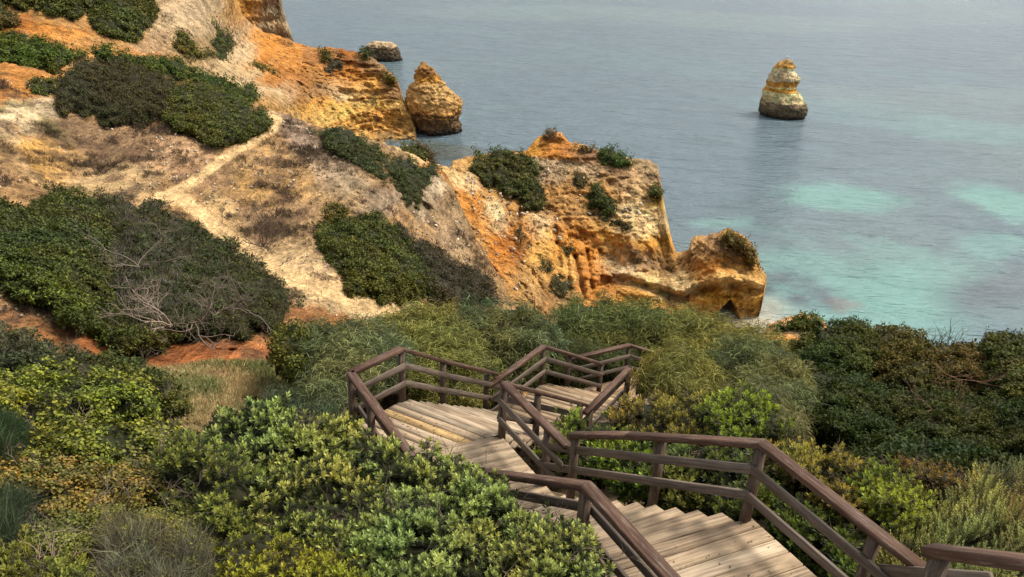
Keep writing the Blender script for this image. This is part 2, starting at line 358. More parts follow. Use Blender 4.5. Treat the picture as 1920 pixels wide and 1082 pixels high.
def c_(P, X, Y):
    C = paint(X, Y, TAN, [
        (340, 20, 70, 50, 40, (.45, .38, .29)), (420, 40, 45, 55, 0, (.42, .36, .28)), (300, 80, 60, 20, -20, (.33, .24, .17)), (450, 10, 30, 40, 50, YEL), (450, 95, 30, 18, 20, PALE),
        (520, 120, 60, 28, 35, ORG), (560, 105, 60, 20, 15, ORG), (540, 150, 45, 22, 40, DORG), (500, 85, 28, 20, 30, (.55, .27, .08)), (600, 110, 35, 15, 10, MAUVE), (640, 110, 30, 20, 10, DORG), (590, 160, 40, 30, 70, (.27, .15, .06)),
        (650, 140, 40, 18, 0, ORG), (640, 168, 50, 22, 0, CREAM), (690, 160, 40, 26, 10, YEL), (700, 130, 40, 14, 25, MAUVE), (735, 165, 28, 22, 50, (.30, .20, .12)), (620, 200, 60, 10, 0, YEL), (620, 215, 70, 16, 0, (.72, .50, .20)),
        (720, 195, 60, 8, 3, (.70, .50, .2)), (700, 225, 60, 22, 0, (.55, .32, .10)), (730, 258, 60, 8, -5, (.22, .15, .08)), (740, 268, 60, 5, -5, DARK), (660, 245, 50, 16, 20, (.58, .36, .13)), (765, 225, 14, 30, 10, (.62, .42, .18)),
        (430, 135, 80, 16, 25, (.50, .41, .29)), (380, 115, 40, 12, 20, (.45, .38, .26)), (480, 170, 60, 12, 20, PALE), (550, 165, 18, 18, 30, (.50, .43, .33)), (520, 195, 60, 14, 15, (.32, .22, .10)), (540, 205, 30, 9, 15, TAN),
        (560, 222, 40, 14, 20, (.36, .25, .13)), (100, 60, 50, 14, 10, ORG), (130, 75, 50, 18, 25, (.50, .27, .10)), (180, 85, 60, 10, 12, TAN), (230, 95, 60, 8, 8, ORG), (40, 50, 30, 12, 0, DORG), (60, 150, 70, 18, 10, ORG), (20, 170, 60, 20, 20, ORG),
        (110, 100, 30, 8, 0, OLIVE), (370, 90, 30, 30, 60, OLIVE)], 9, 22)
    C = rock_colour(C, P, .42)
    gul = ridged(np.stack([X/14+Y/30, Y/80, X*0], -1), 3, 44)
    f = sm(gul, .1, .7)*.45*np.exp(-(((X-530)/90)**2+((Y-120)/60)**2)); return C*(1-f[..., None])+np.array((.62, .34, .12))*f[..., None]
relief('headland', [(-520, -150), (0, -170), (300, -175), (400, -150), (425, -95), (438, -20), (455, 30), (480, 50), (500, 62), (530, 70), (552, 78), (590, 89), (620, 90), (648, 94), (670, 97), (690, 103), (715, 120), (735, 138), (748, 158), (757, 185), (770, 212), (779, 238), (782, 262)],
       [(-90, 330), (560, 330), (640, 300), (700, 282), (745, 271), (782, 268)], rf_mid, -520, 781, 2.6, c_,
       lambda P, X, Y: cliff_disp(P, .35+.75*sm(X, 380, 600), .3+sm(X, 420, 600)), M_ROCK, back=((3, 1), (8, 7), (12, 40)), down=3)

# ---- the main headland running out to the rock arch
rf_head = ctrl([(1380, 614, 'z', -.2), (1300, 640, 'z', .0), (1100, 640, 'z', .3), (1425, 600, 'z', .2), (1430, 540, 'r', 71.5), (1350, 540, 'r', 69.0), (1355, 445, 'r', 73), (1415, 490, 'r', 73), (1300, 475, 'r', 74), (1300, 560, 'r', 67.8),
                (1200, 470, 'r', 74.5), (1225, 560, 'r', 67.8), (1130, 530, 'r', 68.8), (1050, 540, 'r', 67), (1250, 480, 'r', 77.5), (1240, 400, 'r', 82), (1238, 330, 'r', 87), (1185, 292, 'r', 91), (1040, 255, 'r', 93), (1110, 330, 'r', 86), (950, 285, 'r', 90), (870, 305, 'r', 84),
                (1000, 390, 'r', 80), (1100, 440, 'r', 78), (900, 420, 'r', 69), (850, 340, 'r', 76), (980, 570, 'r', 57), (1000, 470, 'r', 70), (780, 300, 'r', 75), (760, 640, 'r', 50), (900, 640, 'r', 52), (1150, 500, 'r', 75)])
def c_(P, X, Y):
    C = paint(X, Y, (.46, .29, .13), [
        (1040, 262, 40, 14, 20, ORG), (1000, 275, 22, 10, -20, YEL), (1030, 285, 60, 12, 10, ORG), (1060, 280, 30, 8, 20, DORG), (1100, 290, 50, 10, 10, MAUVE), (1030, 320, 40, 20, 0, GREY), (1000, 300, 30, 8, 10, PALE), (1150, 320, 60, 20, 10, MAUVE), (1130, 345, 40, 20, 20, (.35, .22, .10)),
        (1100, 320, 25, 14, 10, PALE), (1215, 325, 22, 22, 20, GREY), (1190, 350, 20, 30, 10, (.62, .47, .30)), (1160, 345, 20, 12, 0, CREAM), (1235, 390, 25, 15, 0, YEL), (1215, 400, 60, 14, 0, CREAM), (1220, 425, 55, 24, 0, (.66, .50, .30)), (1235, 455, 40, 16, 0, YEL), (1245, 472, 40, 8, 5, (.42, .24, .08)),
        (890, 400, 50, 18, 50, ORG), (930, 410, 30, 18, 40, CREAM), (850, 330, 40, 14, 30, (.55, .38, .2)), (870, 340, 25, 14, 20, CREAM), (880, 450, 40, 14, 45, (.42, .26, .12)), (930, 450, 30, 20, 60, ORG), (960, 470, 25, 30, 60, DORG), (940, 500, 40, 20, 50, ORG), (980, 440, 20, 30, 60, ORG), (1010, 420, 20, 25, 50, CREAM),
        (1030, 470, 30, 40, 60, (.60, .36, .12)), (1060, 400, 50, 20, 10, (.36, .22, .10)), (1080, 450, 60, 25, 50, ORG), (1110, 480, 40, 20, 40, (.55, .27, .07)), (1060, 500, 20, 40, 10, (.62, .38, .14)), (1095, 510, 18, 50, 0, (.46, .20, .05)), (1120, 520, 22, 40, 0, ORG), (1150, 455, 40, 14, 30, (.58, .34, .1)),
        (1150, 480, 30, 20, 0, (.60, .44, .24)), (1150, 470, 60, 10, 30, (.5, .3, .12)), (1210, 490, 60, 12, 15, MAUVE), (1190, 475, 30, 10, 30, MAUVE), (1260, 495, 30, 10, 5, (.45, .28, .12)), (1230, 530, 60, 18, 12, (.68, .50, .28)), (1280, 545, 25, 25, 0, CREAM), (1160, 500, 40, 18, 10, PALE),
        (1130, 545, 30, 25, 0, (.42, .19, .05)), (1180, 560, 60, 14, 12, (.48, .25, .06)), (1200, 580, 70, 14, 12, YEL), (1260, 585, 50, 14, 12, (.52, .27, .06)), (1320, 570, 40, 14, 0, (.50, .29, .07)),
        (1310, 470, 30, 20, 0, (.50, .34, .18)), (1350, 470, 50, 12, 20, (.33, .20, .11)), (1360, 455, 30, 12, 20, MAUVE), (1380, 490, 40, 12, 30, (.52, .27, .08)), (1340, 500, 40, 16, 0, ORG), (1390, 510, 40, 12, 10, (.58, .38, .16)), (1350, 525, 60, 12, 0, (.60, .40, .18)), (1400, 532, 40, 8, 0, (.62, .42, .2)),
        (1360, 556, 70, 12, 0, (.52, .29, .06)), (1400, 580, 30, 30, 0, (.52, .30, .09)), (1330, 590, 30, 18, 0, (.48, .26, .06)), (1420, 455, 16, 14, 30, MAUVE),
        (980, 540, 40, 40, 30, (.45, .28, .12)), (930, 540, 40, 30, 40, TAN), (1020, 560, 40, 20, 20, (.33, .22, .12)), (860, 480, 50, 20, 45, (.30, .22, .15)), (1060, 545, 30, 14, 20, SCRUB)], 7, 18)
    C = rock_colour(C, P, .45)
    return C
def d_(P, X, Y):
    d = cliff_disp(P, .85, 1.1)
    # the deep notch under the overhang and the hollow at its left end
    notch = [(1110, 560), (1125, 535), (1140, 524), (1180, 528), (1230, 545), (1285, 562), (1300, 548), (1330, 540), (1370, 535), (1400, 542), (1432, 546)]
    nd = line_dist(X, Y, notch); above = np.interp(X, *zip(*notch))-Y
    d = d-2.2*np.exp(-(nd/9)**2)*np.where(X < 1290, 1, .8)+1.1*np.exp(-((above-14)/14)**2)*sm(X, 1130, 1170)
    d = d-2.8*np.exp(-(((X-1138)/16)**2+((Y-536)/13)**2))-1.6*sm(-above, 0, 30)*sm(X, 1140, 1200)*.6
    for gx, gy, gx2, gy2, k, w_ in [(1078, 480, 1095, 560, 1.6, 5), (1100, 470, 1110, 540, 1.1, 4), (1062, 470, 1068, 550, .9, 4), (975, 400, 940, 460, 1.8, 8), (1040, 430, 1050, 500, .9, 5), (1125, 470, 1128, 525, .9, 4), (1000, 420, 965, 480, .9, 5)]:
        d = d-k*np.exp(-(seg_d(X, Y, gx, gy, gx2, gy2)/w_)**2)
    return d
relief('headland', [(740, 262), (800, 300), (842, 322), (850, 306), (866, 300), (900, 294), (960, 288), (985, 288), (1000, 268), (1020, 254), (1040, 250), (1052, 254), (1066, 268), (1090, 276), (1120, 284), (1180, 300), (1215, 304), (1232, 314), (1238, 342), (1243, 380), (1251, 420), (1259, 458), (1267, 482),
                    (1290, 476), (1296, 452), (1340, 446), (1365, 436), (1395, 452), (1412, 470), (1420, 490), (1426, 512), (1434, 528)],
       [(740, 650), (1300, 650), (1388, 620), (1402, 614), (1414, 602), (1424, 584), (1429, 568), (1434, 546)], rf_head, 760, 1433, 2.1, c_, d_, M_ROCK,
       hole=[(1330, 648), (1340, 604), (1347, 586), (1357, 574), (1370, 562), (1377, 574), (1383, 590), (1390, 608), (1398, 648)], back=((2, .3), (5, 3), (9, 30)), down=1.0, edge_round=.012)

# ---- the near hillside with its sandy path
rf_hill = ctrl([(-80, 730, 'r', 15), (300, 730, 'r', 16), (500, 720, 'r', 17), (760, 730, 'r', 19), (-80, 560, 'r', 20), (150, 620, 'r', 19.5), (450, 660, 'r', 19), (300, 560, 'r', 26), (150, 450, 'r', 31), (250, 360, 'r', 41), (400, 470, 'r', 35), (560, 590, 'r', 24.5), (650, 600, 'r', 25.5),
                (480, 450, 'r', 37), (400, 370, 'r', 42), (520, 215, 'r', 61), (0, 350, 'r', 37), (0, 250, 'r', 46), (100, 150, 'r', 60), (-80, 110, 'r', 62), (300, 215, 'r', 55), (700, 560, 'r', 30), (700, 400, 'r', 44), (650, 255, 'r', 58), (830, 330, 'r', 60), (900, 520, 'r', 45), (960, 600, 'r', 38),
                (1010, 650, 'r', 36), (800, 640, 'r', 27), (840, 440, 'r', 50), (-520, 120, 'r', 50), (-520, 400, 'r', 26), (-520, 730, 'r', 13), (170, 310, 'r', 47)])
PATH1 = [(262, 388), (300, 372), (330, 358), (372, 335), (400, 312), (430, 290), (460, 272), (495, 255), (515, 238), (521, 222), (505, 214)]
PATH2 = [(300, 372), (340, 372), (365, 392), (400, 425), (440, 458), (470, 480), (520, 505), (570, 530), (640, 560), (700, 575), (765, 580)]
PATH3 = [(520, 505), (560, 520), (600, 530), (620, 550), (690, 575)]
PATH4 = [(30, 300), (60, 330), (100, 355), (130, 362)]
def c_(P, X, Y):
    C = paint(X, Y, (.34, .215, .11), [
        (180, 260, 90, 28, 15, (.22, .15, .10)), (300, 290, 90, 30, 25, (.34, .22, .14)), (330, 265, 80, 18, 25, (.40, .27, .17)), (240, 320, 60, 24, 0, (.40, .29, .17)), (200, 350, 60, 20, 0, (.45, .33, .19)), (90, 300, 40, 30, 50, (.50, .31, .12)), (30, 235, 40, 30, 10, CREAM), (20, 215, 50, 18, 0, (.68, .55, .38)), (85, 200, 30, 18, 0, PALE),
        (60, 290, 40, 16, 55, YEL), (30, 320, 40, 24, 30, (.28, .18, .10)), (20, 280, 40, 20, 60, (.30, .20, .10)), (70, 155, 50, 16, 0, ORG), (20, 170, 50, 20, 10, ORG), (10, 135, 60, 16, 0, ORG), (40, 250, 30, 8, 20, ORG), (30, 200, 60, 8, 0, OLIVE), (100, 240, 30, 12, 40, OLIVE),
        (450, 300, 50, 30, 20, (.46, .31, .17)), (500, 290, 60, 30, 30, (.40, .26, .13)), (470, 265, 40, 10, -10, (.55, .29, .10)), (560, 255, 60, 20, 30, (.26, .20, .17)), (600, 300, 60, 24, 30, (.27, .21, .17)), (640, 340, 50, 30, 30, (.31, .25, .18)), (560, 330, 50, 30, 0, (.40, .25, .12)), (520, 350, 50, 26, 0, (.44, .28, .12)),
        (480, 340, 40, 20, 30, (.48, .30, .12)), (560, 400, 60, 30, 10, (.34, .23, .13)), (500, 420, 50, 30, 10, (.28, .19, .12)), (640, 370, 60, 14, 10, (.40, .27, .14)), (710, 380, 40, 20, 0, (.30, .24, .19)), (800, 370, 24, 34, 20, GREY), (815, 360, 20, 20, 30, PALE), (840, 400, 40, 18, 40, (.36, .26, .16)), (850, 450, 40, 22, 50, (.30, .22, .15)),
        (880, 500, 40, 20, 50, (.34, .25, .15)), (940, 560, 30, 20, 50, (.34, .22, .11)), (420, 400, 40, 20, 30, (.50, .36, .2)), (560, 450, 40, 30, 20, (.46, .33, .19)), (580, 490, 50, 18, 20, (.55, .41, .25)), (620, 545, 80, 24, 12, SAND), (540, 510, 60, 16, 25, (.66, .5, .32)), (680, 575, 80, 14, 5, (.64, .48, .3)), (460, 480, 40, 14, 35, SAND),
        (770, 285, 40, 10, 20, SAND), (740, 275, 40, 8, 15, SAND), (830, 320, 30, 10, 20, ORG), (620, 600, 70, 14, 10, (.42, .19, .07)), (580, 585, 30, 16, 0, (.36, .17, .07)), (30, 600, 80, 30, 10, (.34, .18, .09)), (100, 640, 80, 20, 15, (.38, .17, .07)), (180, 655, 60, 14, 10, RED), (400, 670, 140, 26, 5, RED), (380, 690, 90, 14, 0, (.42, .14, .05)), (480, 650, 60, 20, 0, (.40, .17, .07)),
        (300, 700, 120, 14, 0, (.28, .18, .08)), (20, 570, 60, 12, 10, (.40, .25, .13))], 9, 24)
    for pth, w_, c in [([(440, 462), (520, 510), (600, 548), (690, 575), (770, 585)], 26, (.66, .49, .29)), (PATH1, 9, SAND), (PATH2, 13, SAND), (PATH3, 12, SAND), (PATH4, 9, (.55, .38, .2))]:
        f = sm(line_dist(X+5*fbm(xy3(X/9, Y/9), 3, 4), Y+5*fbm(xy3(X/9, Y/9, 3.), 3, 6), pth), w_*1.3, w_*.5); C = blend(C, np.array(c)*.95, f*.85)
    YSC = np.array([1, .42, 1]); g_ = fbm(P*.5*YSC, 5, 83); s_ = sm(fbm(P*1.2*YSC, 5, 85, .65), .02, .3)
    pm_ = sm(np.minimum(np.minimum(line_dist(X, Y, PATH1)/8, line_dist(X, Y, PATH2)/12), line_dist(X, Y, PATH3)/11), 1.4, .7); C = C*(1+.5*g_[..., None]*(1-.8*pm_[..., None])); C = blend(C, (.72, .52, .30), pm_*.8); C = C*np.array((1.06, .97, .80)); C = blend(C, (.12, .07, .04), .62*s_*sm(line_dist(X, Y, PATH2), 12, 30)*sm(line_dist(X, Y, PATH1), 6, 14))
    return C
def d_(P, X, Y):
    YS = np.array([1, .45, 1]); d = fbm(P*.22*YS, 4, 51)*1.1+fbm(P*.9*YS, 5, 53, .62)*.6+ridged(P*np.array([.5, .2, .2]), 3, 57)*.55
    far = sm(Y, 560, 300); d = d*(.35+.65*far)
    rk = np.exp(-(((X-805)/28)**2+((Y-365)/40)**2))+.5*np.exp(-(((X-690)/90)**2+((Y-350)/60)**2)); d = d+rk*(worley(P*.8, 9)-.4)*1.6
    p = np.minimum(line_dist(X, Y, PATH1)/9, line_dist(X, Y, PATH2)/13); d = d*sm(p, .4, 2)
    bank = np.exp(-(((Y-(640+.06*X*.2))/26)**2))*sm(X, 620, 560); d = d+bank*(ridged(P*np.array([1.2, 1.2, .5]), 3, 58)*.35-.35)
    return d
relief('hillside', [(-90, 112), (0, 117), (60, 126), (100, 140), (170, 142), (300, 170), (450, 192), (505, 207), (525, 212), (560, 222), (600, 238), (650, 250), (720, 268), (762, 284), (800, 305), (832, 322), (848, 350), (866, 392), (890, 445), (920, 500), (958, 570), (1000, 625)],
       [(-90, 740), (800, 740), (1000, 690)], rf_hill, -520, 998, 2.4, c_, d_, M_HILL, back=((2, .6), (6, 5), (12, 25)), down=6)

# ---- ground under the walkway and the near shrubs (one height field)
GC = [(3, 3, 29.6), (0, 3, 29.0), (-6, 3, 28.6), (3, 5, 28.3), (1.5, 6.5, 27.7), (0, 8, 26.8), (-2, 9.5, 26.5), (-1, 11.5, 25.6), (0.5, 14, 23.9), (2.5, 17, 22.2), (4, 20, 20.), (-6, 8, 27.2), (-10, 8, 27.4), (-6, 14, 24.9), (-12, 15, 25.3), (-7, 16.5, 23.9), (-9, 17.5, 23.7), (-4, 18, 22.), (0, 21, 19.3),
      (6, 7, 26.8), (10, 6, 27), (8, 10, 24.5), (14, 10, 24), (10, 15, 21.5), (16, 18, 19.5), (8, 22, 17), (20, 24, 15), (12, 30, 6), (0, 30, 8), (-8, 24, 17.5), (-16, 20, 20), (30, 40, -2), (0, 45, -3), (-20, 10, 27), (24, 12, 22), (-16, 26, 15), (-26, 26, 17), (-26, 36, 8), (-14, 38, 4), (32, 26, 8)]
_c = np.array(GC, float)
def ground_z(x, y):
    x = np.asarray(x, float); y = np.asarray(y, float); n = np.zeros(x.shape); d = np.zeros(x.shape)
    for a_, b_, z_ in GC:
        w_ = 1/(((x-a_)**2+(y-b_)**2)+.6)**1.6; n = n+w_*z_; d = d+w_
    return n/d
gx, gy = np.meshgrid(np.linspace(-40, 32, 360), np.linspace(-3, 42, 225))
gz = ground_z(gx, gy)+.12*fbm(xy3(gx*.7, gy*.7), 4, 91)-.25
G = np.stack([gx, gy, gz], -1); ppx, ppy = proj(G)
GCc = np.ones(G.shape)*np.array((.17, .12, .065)); GCc = blend(GCc, (.42, .30, .15), sm(poly_dist(ppx, ppy, [(270, 700), (560, 660), (560, 800), (330, 800)]), -30, 10)); GCc = GCc*(1+.5*fbm(G*1.5, 4, 93)[..., None])
i2 = np.arange(gx.size).reshape(gx.shape); F = np.stack([i2[:-1, :-1], i2[:-1, 1:], i2[1:, 1:], i2[1:, :-1]], -1).reshape(-1, 4)
structure(mesh_obj('ground', G.reshape(-1, 3), F, M_NEAR, GCc.reshape(-1, 3), smooth=True))

# ---- small beach by the arch
bx, by = np.meshgrid(np.linspace(14, 34, 60), np.linspace(52, 72, 60)); d = np.hypot((bx-23)/9, (by-62)/7.5)
bz = .35-1.0*d**2*.6+.06*fbm(xy3(bx*.8, by*.8), 3, 3); Bm = np.stack([bx, by, bz], -1)
i2 = np.arange(bx.size).reshape(bx.shape); F = np.stack([i2[:-1, :-1], i2[:-1, 1:], i2[1:, 1:], i2[1:, :-1]], -1).reshape(-1, 4)
structure(mesh_obj('beach', Bm.reshape(-1, 3), F, M_NEAR, np.ones((bx.size, 3))*np.array((.44, .38, .29)), smooth=True))

# ---- sandstone outcrop at the edge of the slope
rf_out = ctrl([(1440, 640, 'r', 27), (1545, 640, 'r', 27), (1500, 590, 'r', 30.5), (1440, 600, 'r', 30), (1545, 600, 'r', 30), (1490, 700, 'r', 24)])
relief('rock_outcrop', [(1425, 640), (1440, 612), (1470, 600), (1500, 592), (1530, 594), (1548, 610), (1560, 640)], [(1425, 700), (1560, 700)], rf_out, 1428, 1558, 2, lambda P, X, Y: rock_colour(paint(X, Y, (.48, .30, .17), [(1490, 620, 30, 10, -10, CREAM), (1470, 635, 30, 8, 0, ORG)], 4, 12), P, .4),
       lambda P, X, Y: fbm(P*1.2, 4, 5)*.35, M_HILL, back=((.8, .3), (2.5, 3), (5, 10)), down=3)

# ------------------------------------------------------------------ sea stacks
def stack(name, label, base_px, wl, prof, colfn, dark_h, seed, squash=.8, group=None, lean=0, amp=.5):
    """prof: (y pixel, left px, right px) outline; turned into rings of real rock round its own axis"""
    c = at_z(base_px, wl, 0.); r0 = np.hypot(c[0], c[1]); pr = np.array(prof, float); ztop = []
    nr, na = 110, 150; ys = np.linspace(pr[0, 0], wl+3, nr); Lx = np.interp(ys, pr[:, 0], pr[:, 1]); Rx = np.interp(ys, pr[:, 0], pr[:, 2])
    scale = np.linalg.norm(c-np.array([0, 0, CAM_H]))/FPX; V = []
    ctr_r = r0+.5*(Rx.max()-Lx.min())*scale*squash*.5
    a = np.linspace(0, 2*np.pi, na, endpoint=False); right = np.array([c[1], -c[0], 0])/r0; away = np.array([c[0], c[1], 0])/r0
    for y, l, r in zip(ys, Lx, Rx):
        Pm = at_r((l+r)/2, y, ctr_r); hw = (r-l)/2*ctr_r/FPX*(1.0 if amp > .5 else .95)
        V.append(Pm+np.outer(np.cos(a)*hw, right)+np.outer(np.sin(a)*hw*squash, away))
    V = np.array(V); V[-1, :, 2] = np.minimum(V[-1, :, 2], -1.5); nrm = unit(np.stack([V[..., 0]-V.mean(1)[:, None, 0], V[..., 1]-V.mean(1)[:, None, 1], 0*V[..., 0]], -1))
    kk = .5+.9*fbm(V*.3, 2, seed+11); Vw = V+.6*fbm(V*.8, 3, seed)[..., None]; D = (fbm(V*.4, 4, seed)*.9+kk*(strata(V, 1.5, seed)*.35+strata(V, 4.5, seed+3)*.16)+(worley(Vw*np.array([.55, .55, .8]), seed)-.5)*.7+(worley(Vw*1.5, seed+1)-.5)*.7+fbm(V*2.6, 3, seed+2)*.5)*amp
    D = D*sm(np.arange(nr), 0, 8)[:, None]; V = V+nrm*D[..., None]
    V[:-6, :, 2] += .35*fbm(V[:-6]*.9, 4, seed+4); C = rock_colour(colfn(V), V, .2)
    wet = sm(V[..., 2]+.5*fbm(V*.8, 3, seed+6), dark_h, dark_h*.75); C = blend(C, (.10, .08, .055), wet*.8); wl2 = sm(V[..., 2]+.25*fbm(V*.8, 3, 2), dark_h*.35, dark_h*.1); C = blend(C, (.035, .032, .03), wl2*.9)
    band = sm(np.abs(V[..., 2]-dark_h*.95+.5*fbm(V*.7, 3, 4)), .35, .1); C = blend(C, (.05, .045, .04), band*.7)
    idx = np.arange(nr*na).reshape(nr, na); ix2 = np.roll(idx, -1, 1)
    F = np.stack([idx[:-1], idx[1:], ix2[1:], ix2[:-1]], -1).reshape(-1, 4)
    VV = np.concatenate([V.reshape(-1, 3), V[0].mean(0)[None]]); CC = np.concatenate([C.reshape(-1, 3), C[0, :1]])
    top = [[nr*na, idx[0, k], ix2[0, k], ix2[0, k]] for k in range(na)]; top = np.array(top)
    Fl = [tuple(f) for f in F]+[(nr*na, int(idx[0, k]), int(ix2[0, k])) for k in range(na)]
    org = (float(V[-1, :, 0].mean()), float(V[-1, :, 1].mean()), 0)
    o = mesh_obj(name, VV, Fl, M_ROCK, CC, origin=org); o['label'] = label; o['category'] = 'rock'; o['group'] = 'rocks standing in the sea'
    return o, V
def zc(pairs):
    zs = [p[0] for p in pairs]; cs = np.array([p[1] for p in pairs])
    return lambda V: np.stack([np.interp(V[..., 2]+.3*fbm(V*.6, 3, 8), zs, cs[:, k]) for k in range(3)], -1)
st1, V1 = stack('sea_stack', 'tall narrow banded sea stack standing alone in open water, with birds on its peak', 1465, 221, [(112, 1473, 1480), (116, 1465, 1486), (122, 1457, 1490), (131, 1449, 1487), (137, 1446, 1492), (145, 1442, 1496), (158, 1438, 1492), (166, 1436, 1491), (170, 1432, 1494), (179, 1431, 1501), (186, 1430, 1502), (190, 1429, 1509), (196, 1428, 1511), (208, 1425, 1509), (221, 1428, 1505)],
    zc([(0, (.25, .2, .13)), (2.6, (.5, .4, .28)), (3.2, (.78, .62, .42)), (4.8, (.82, .64, .40)), (5.1, (.62, .34, .09)), (5.6, (.56, .30, .07)), (5.75, (.85, .68, .42)), (6.0, (.56, .30, .08)), (6.8, (.40, .22, .07)), (7.0, (.6, .50, .38)), (9.0, (.74, .62, .46)), (9.3, (.8, .66, .46)), (9.5, (.6, .34, .1)), (10.6, (.36, .24, .12)), (11.5, (.7, .6, .42))]), 2.9, 61, .85, amp=.42)
st2, V2 = stack('sea_stack', 'broad pyramid shaped orange rock beside the yellow cliff, dark at its waterline', 812, 251, [(116, 790, 796), (122, 788, 802), (133, 785, 810), (142, 783, 820), (153, 778, 828), (163, 770, 838), (173, 765, 850), (184, 761, 860), (200, 762, 863), (210, 766, 862), (222, 772, 858), (232, 775, 861), (245, 777, 863), (251, 780, 862)],
    zc([(0, (.3, .2, .1)), (2, (.48, .25, .08)), (5, (.52, .34, .16)), (8, (.58, .42, .22)), (9, (.5, .28, .08)), (10, (.3, .17, .08)), (12.5, (.40, .23, .08)), (13.5, (.48, .38, .24))]), 3.4, 72, .9, amp=.8)
st3, V3 = stack('sea_stack', 'small low rounded pale rock far out behind the headland', 718, 114, [(79, 700, 735), (83, 692, 740), (92, 687, 745), (100, 685, 748), (108, 688, 752), (114, 692, 752)],
    zc([(0, (.16, .12, .08)), (3.0, (.22, .17, .12)), (3.4, (.48, .40, .3)), (7, (.56, .48, .37))]), 3.0, 83, .8, amp=.6)

# ------------------------------------------------------------------ foliage templates: quads only
def leaflet(L_, W_, dirv, side, bend=.0, fold=.25, at=(0, 0, 0)):
    d = unit(np.array(dirv, float)); s = unit(np.array(side, float)-d*np.dot(side, d)); n = np.cross(d, s); at = np.array(at, float)
    m = at+d*L_*.5-n*fold*W_; t = at+d*L_-n*bend*L_
    return np.array([at, at+d*L_*.5+s*W_*.5, t, at+d*L_*.5-s*W_*.5, m]), np.array([[0, 4, 2, 1], [0, 3, 2, 4]])
def join(parts):
    V = []; F = []; T = []; I = []; n = 0
    for k, (v, f, t) in enumerate(parts):
        V.append(v); F.append(f+n); T.append(np.full(len(v), t)); I.append(np.full(len(v), k)); n += len(v)
    return np.concatenate(V), np.concatenate(F), np.concatenate(T), np.concatenate(I)
def tm_sprig(n, L_, W_, spread, k):                 # upright rosette of narrow leaflets, young pale ones at the tip
    r = np.random.default_rng(k); ps = []
    for i in range(n):
        h = i/n; a = i*2.4+r.uniform(-.4, .4); tilt = spread*(1-h*.75)+r.uniform(-.15, .15)
        d = (math.cos(a)*math.sin(tilt), math.sin(a)*math.sin(tilt), math.cos(tilt)); s = (-math.sin(a), math.cos(a), .3*r.normal())
        v, f = leaflet(L_*r.uniform(.75, 1.15)*(1-.25*h), W_*r.uniform(.8, 1.2), d, s, .12, .25, (0, 0, h*L_*1.1)); ps.append((v, f, h))
    return join(ps)
def tm_clump(n, L_, W_, R_, k):                     # loose cluster of leaves seen from farther away
    r = np.random.default_rng(k); ps = []
    for i in range(n):
        a = r.uniform(0, 6.28); d = unit(np.array([math.cos(a), math.sin(a), .35+.4*r.normal()])); s = np.array([-math.sin(a), math.cos(a), .45*r.normal()]); p = r.normal(size=3)*R_*np.array([.55, .55, .3])
        v, f = leaflet(L_*r.uniform(.7, 1.2), W_*r.uniform(.8, 1.2), d, s, .1, .2, p); ps.append((v, f, np.clip(.5+p[2]/R_, 0, 1)))
    return join(ps)
def strip(pts, wid, side):
    pts = np.array(pts); s = unit(np.array(side, float)); V = []; n = len(pts)
    for i, p in enumerate(pts): w_ = wid*(1-.85*abs(2*i/(n-1)-.7)/1.3); V += [p-s*w_/2, p+s*w_/2]
    return np.array(V), np.array([[2*i, 2*i+1, 2*i+3, 2*i+2] for i in range(n-1)])
def tm_weep(n, L_, W_, k, droop=1.):                # long narrow leaves arching over and hanging
    r = np.random.default_rng(k); ps = []
    for i in range(n):
        a = r.uniform(0, 6.28); el = r.uniform(.1, 1.1); d = np.array([math.cos(a)*math.cos(el), math.sin(a)*math.cos(el), math.sin(el)]); p = r.normal(size=3)*L_*.25; pts = [p]
        for j in range(3): p = p+d*L_/3; pts.append(p); d = unit(d+np.array([0, 0, -.55*droop]))
        v, f = strip(pts, W_, np.cross(d, r.normal(size=3))); ps.append((v, f, r.uniform()))
    return join(ps)
def tm_spike(n, L_, W_, k, lean=.25):               # near-vertical thin stems
    r = np.random.default_rng(k); ps = []
    for i in range(n):
        d = unit(np.array([r.normal()*lean, r.normal()*lean, 1])); p = np.array([r.normal(), r.normal(), 0])*L_*.22; pts = [p]
        for j in range(2): p = p+d*L_/2*r.uniform(.7, 1.1); pts.append(p); d = unit(d+r.normal(size=3)*.15)
        v, f = strip(pts, W_, np.cross(d, r.normal(size=3))); ps.append((v, f, r.uniform()))
    return join(ps)
def tm_leafy_spike(nl, L_, l, w_, k):               # upright stem set with small leaves
    r = np.random.default_rng(k); ps = []; ax = unit(np.array([r.normal()*.15, r.normal()*.15, 1]))
    for i in range(nl):
        h = (i+.5)/nl; a = i*2.4; d = unit(np.array([math.cos(a), math.sin(a), 1.1+.8*h])); p = ax*h*L_
        v, f = leaflet(l*r.uniform(.8, 1.2)*(1-.4*h), w_, d, (-math.sin(a), math.cos(a), 0), .1, .2, p); ps.append((v, f, h))
    return join(ps)
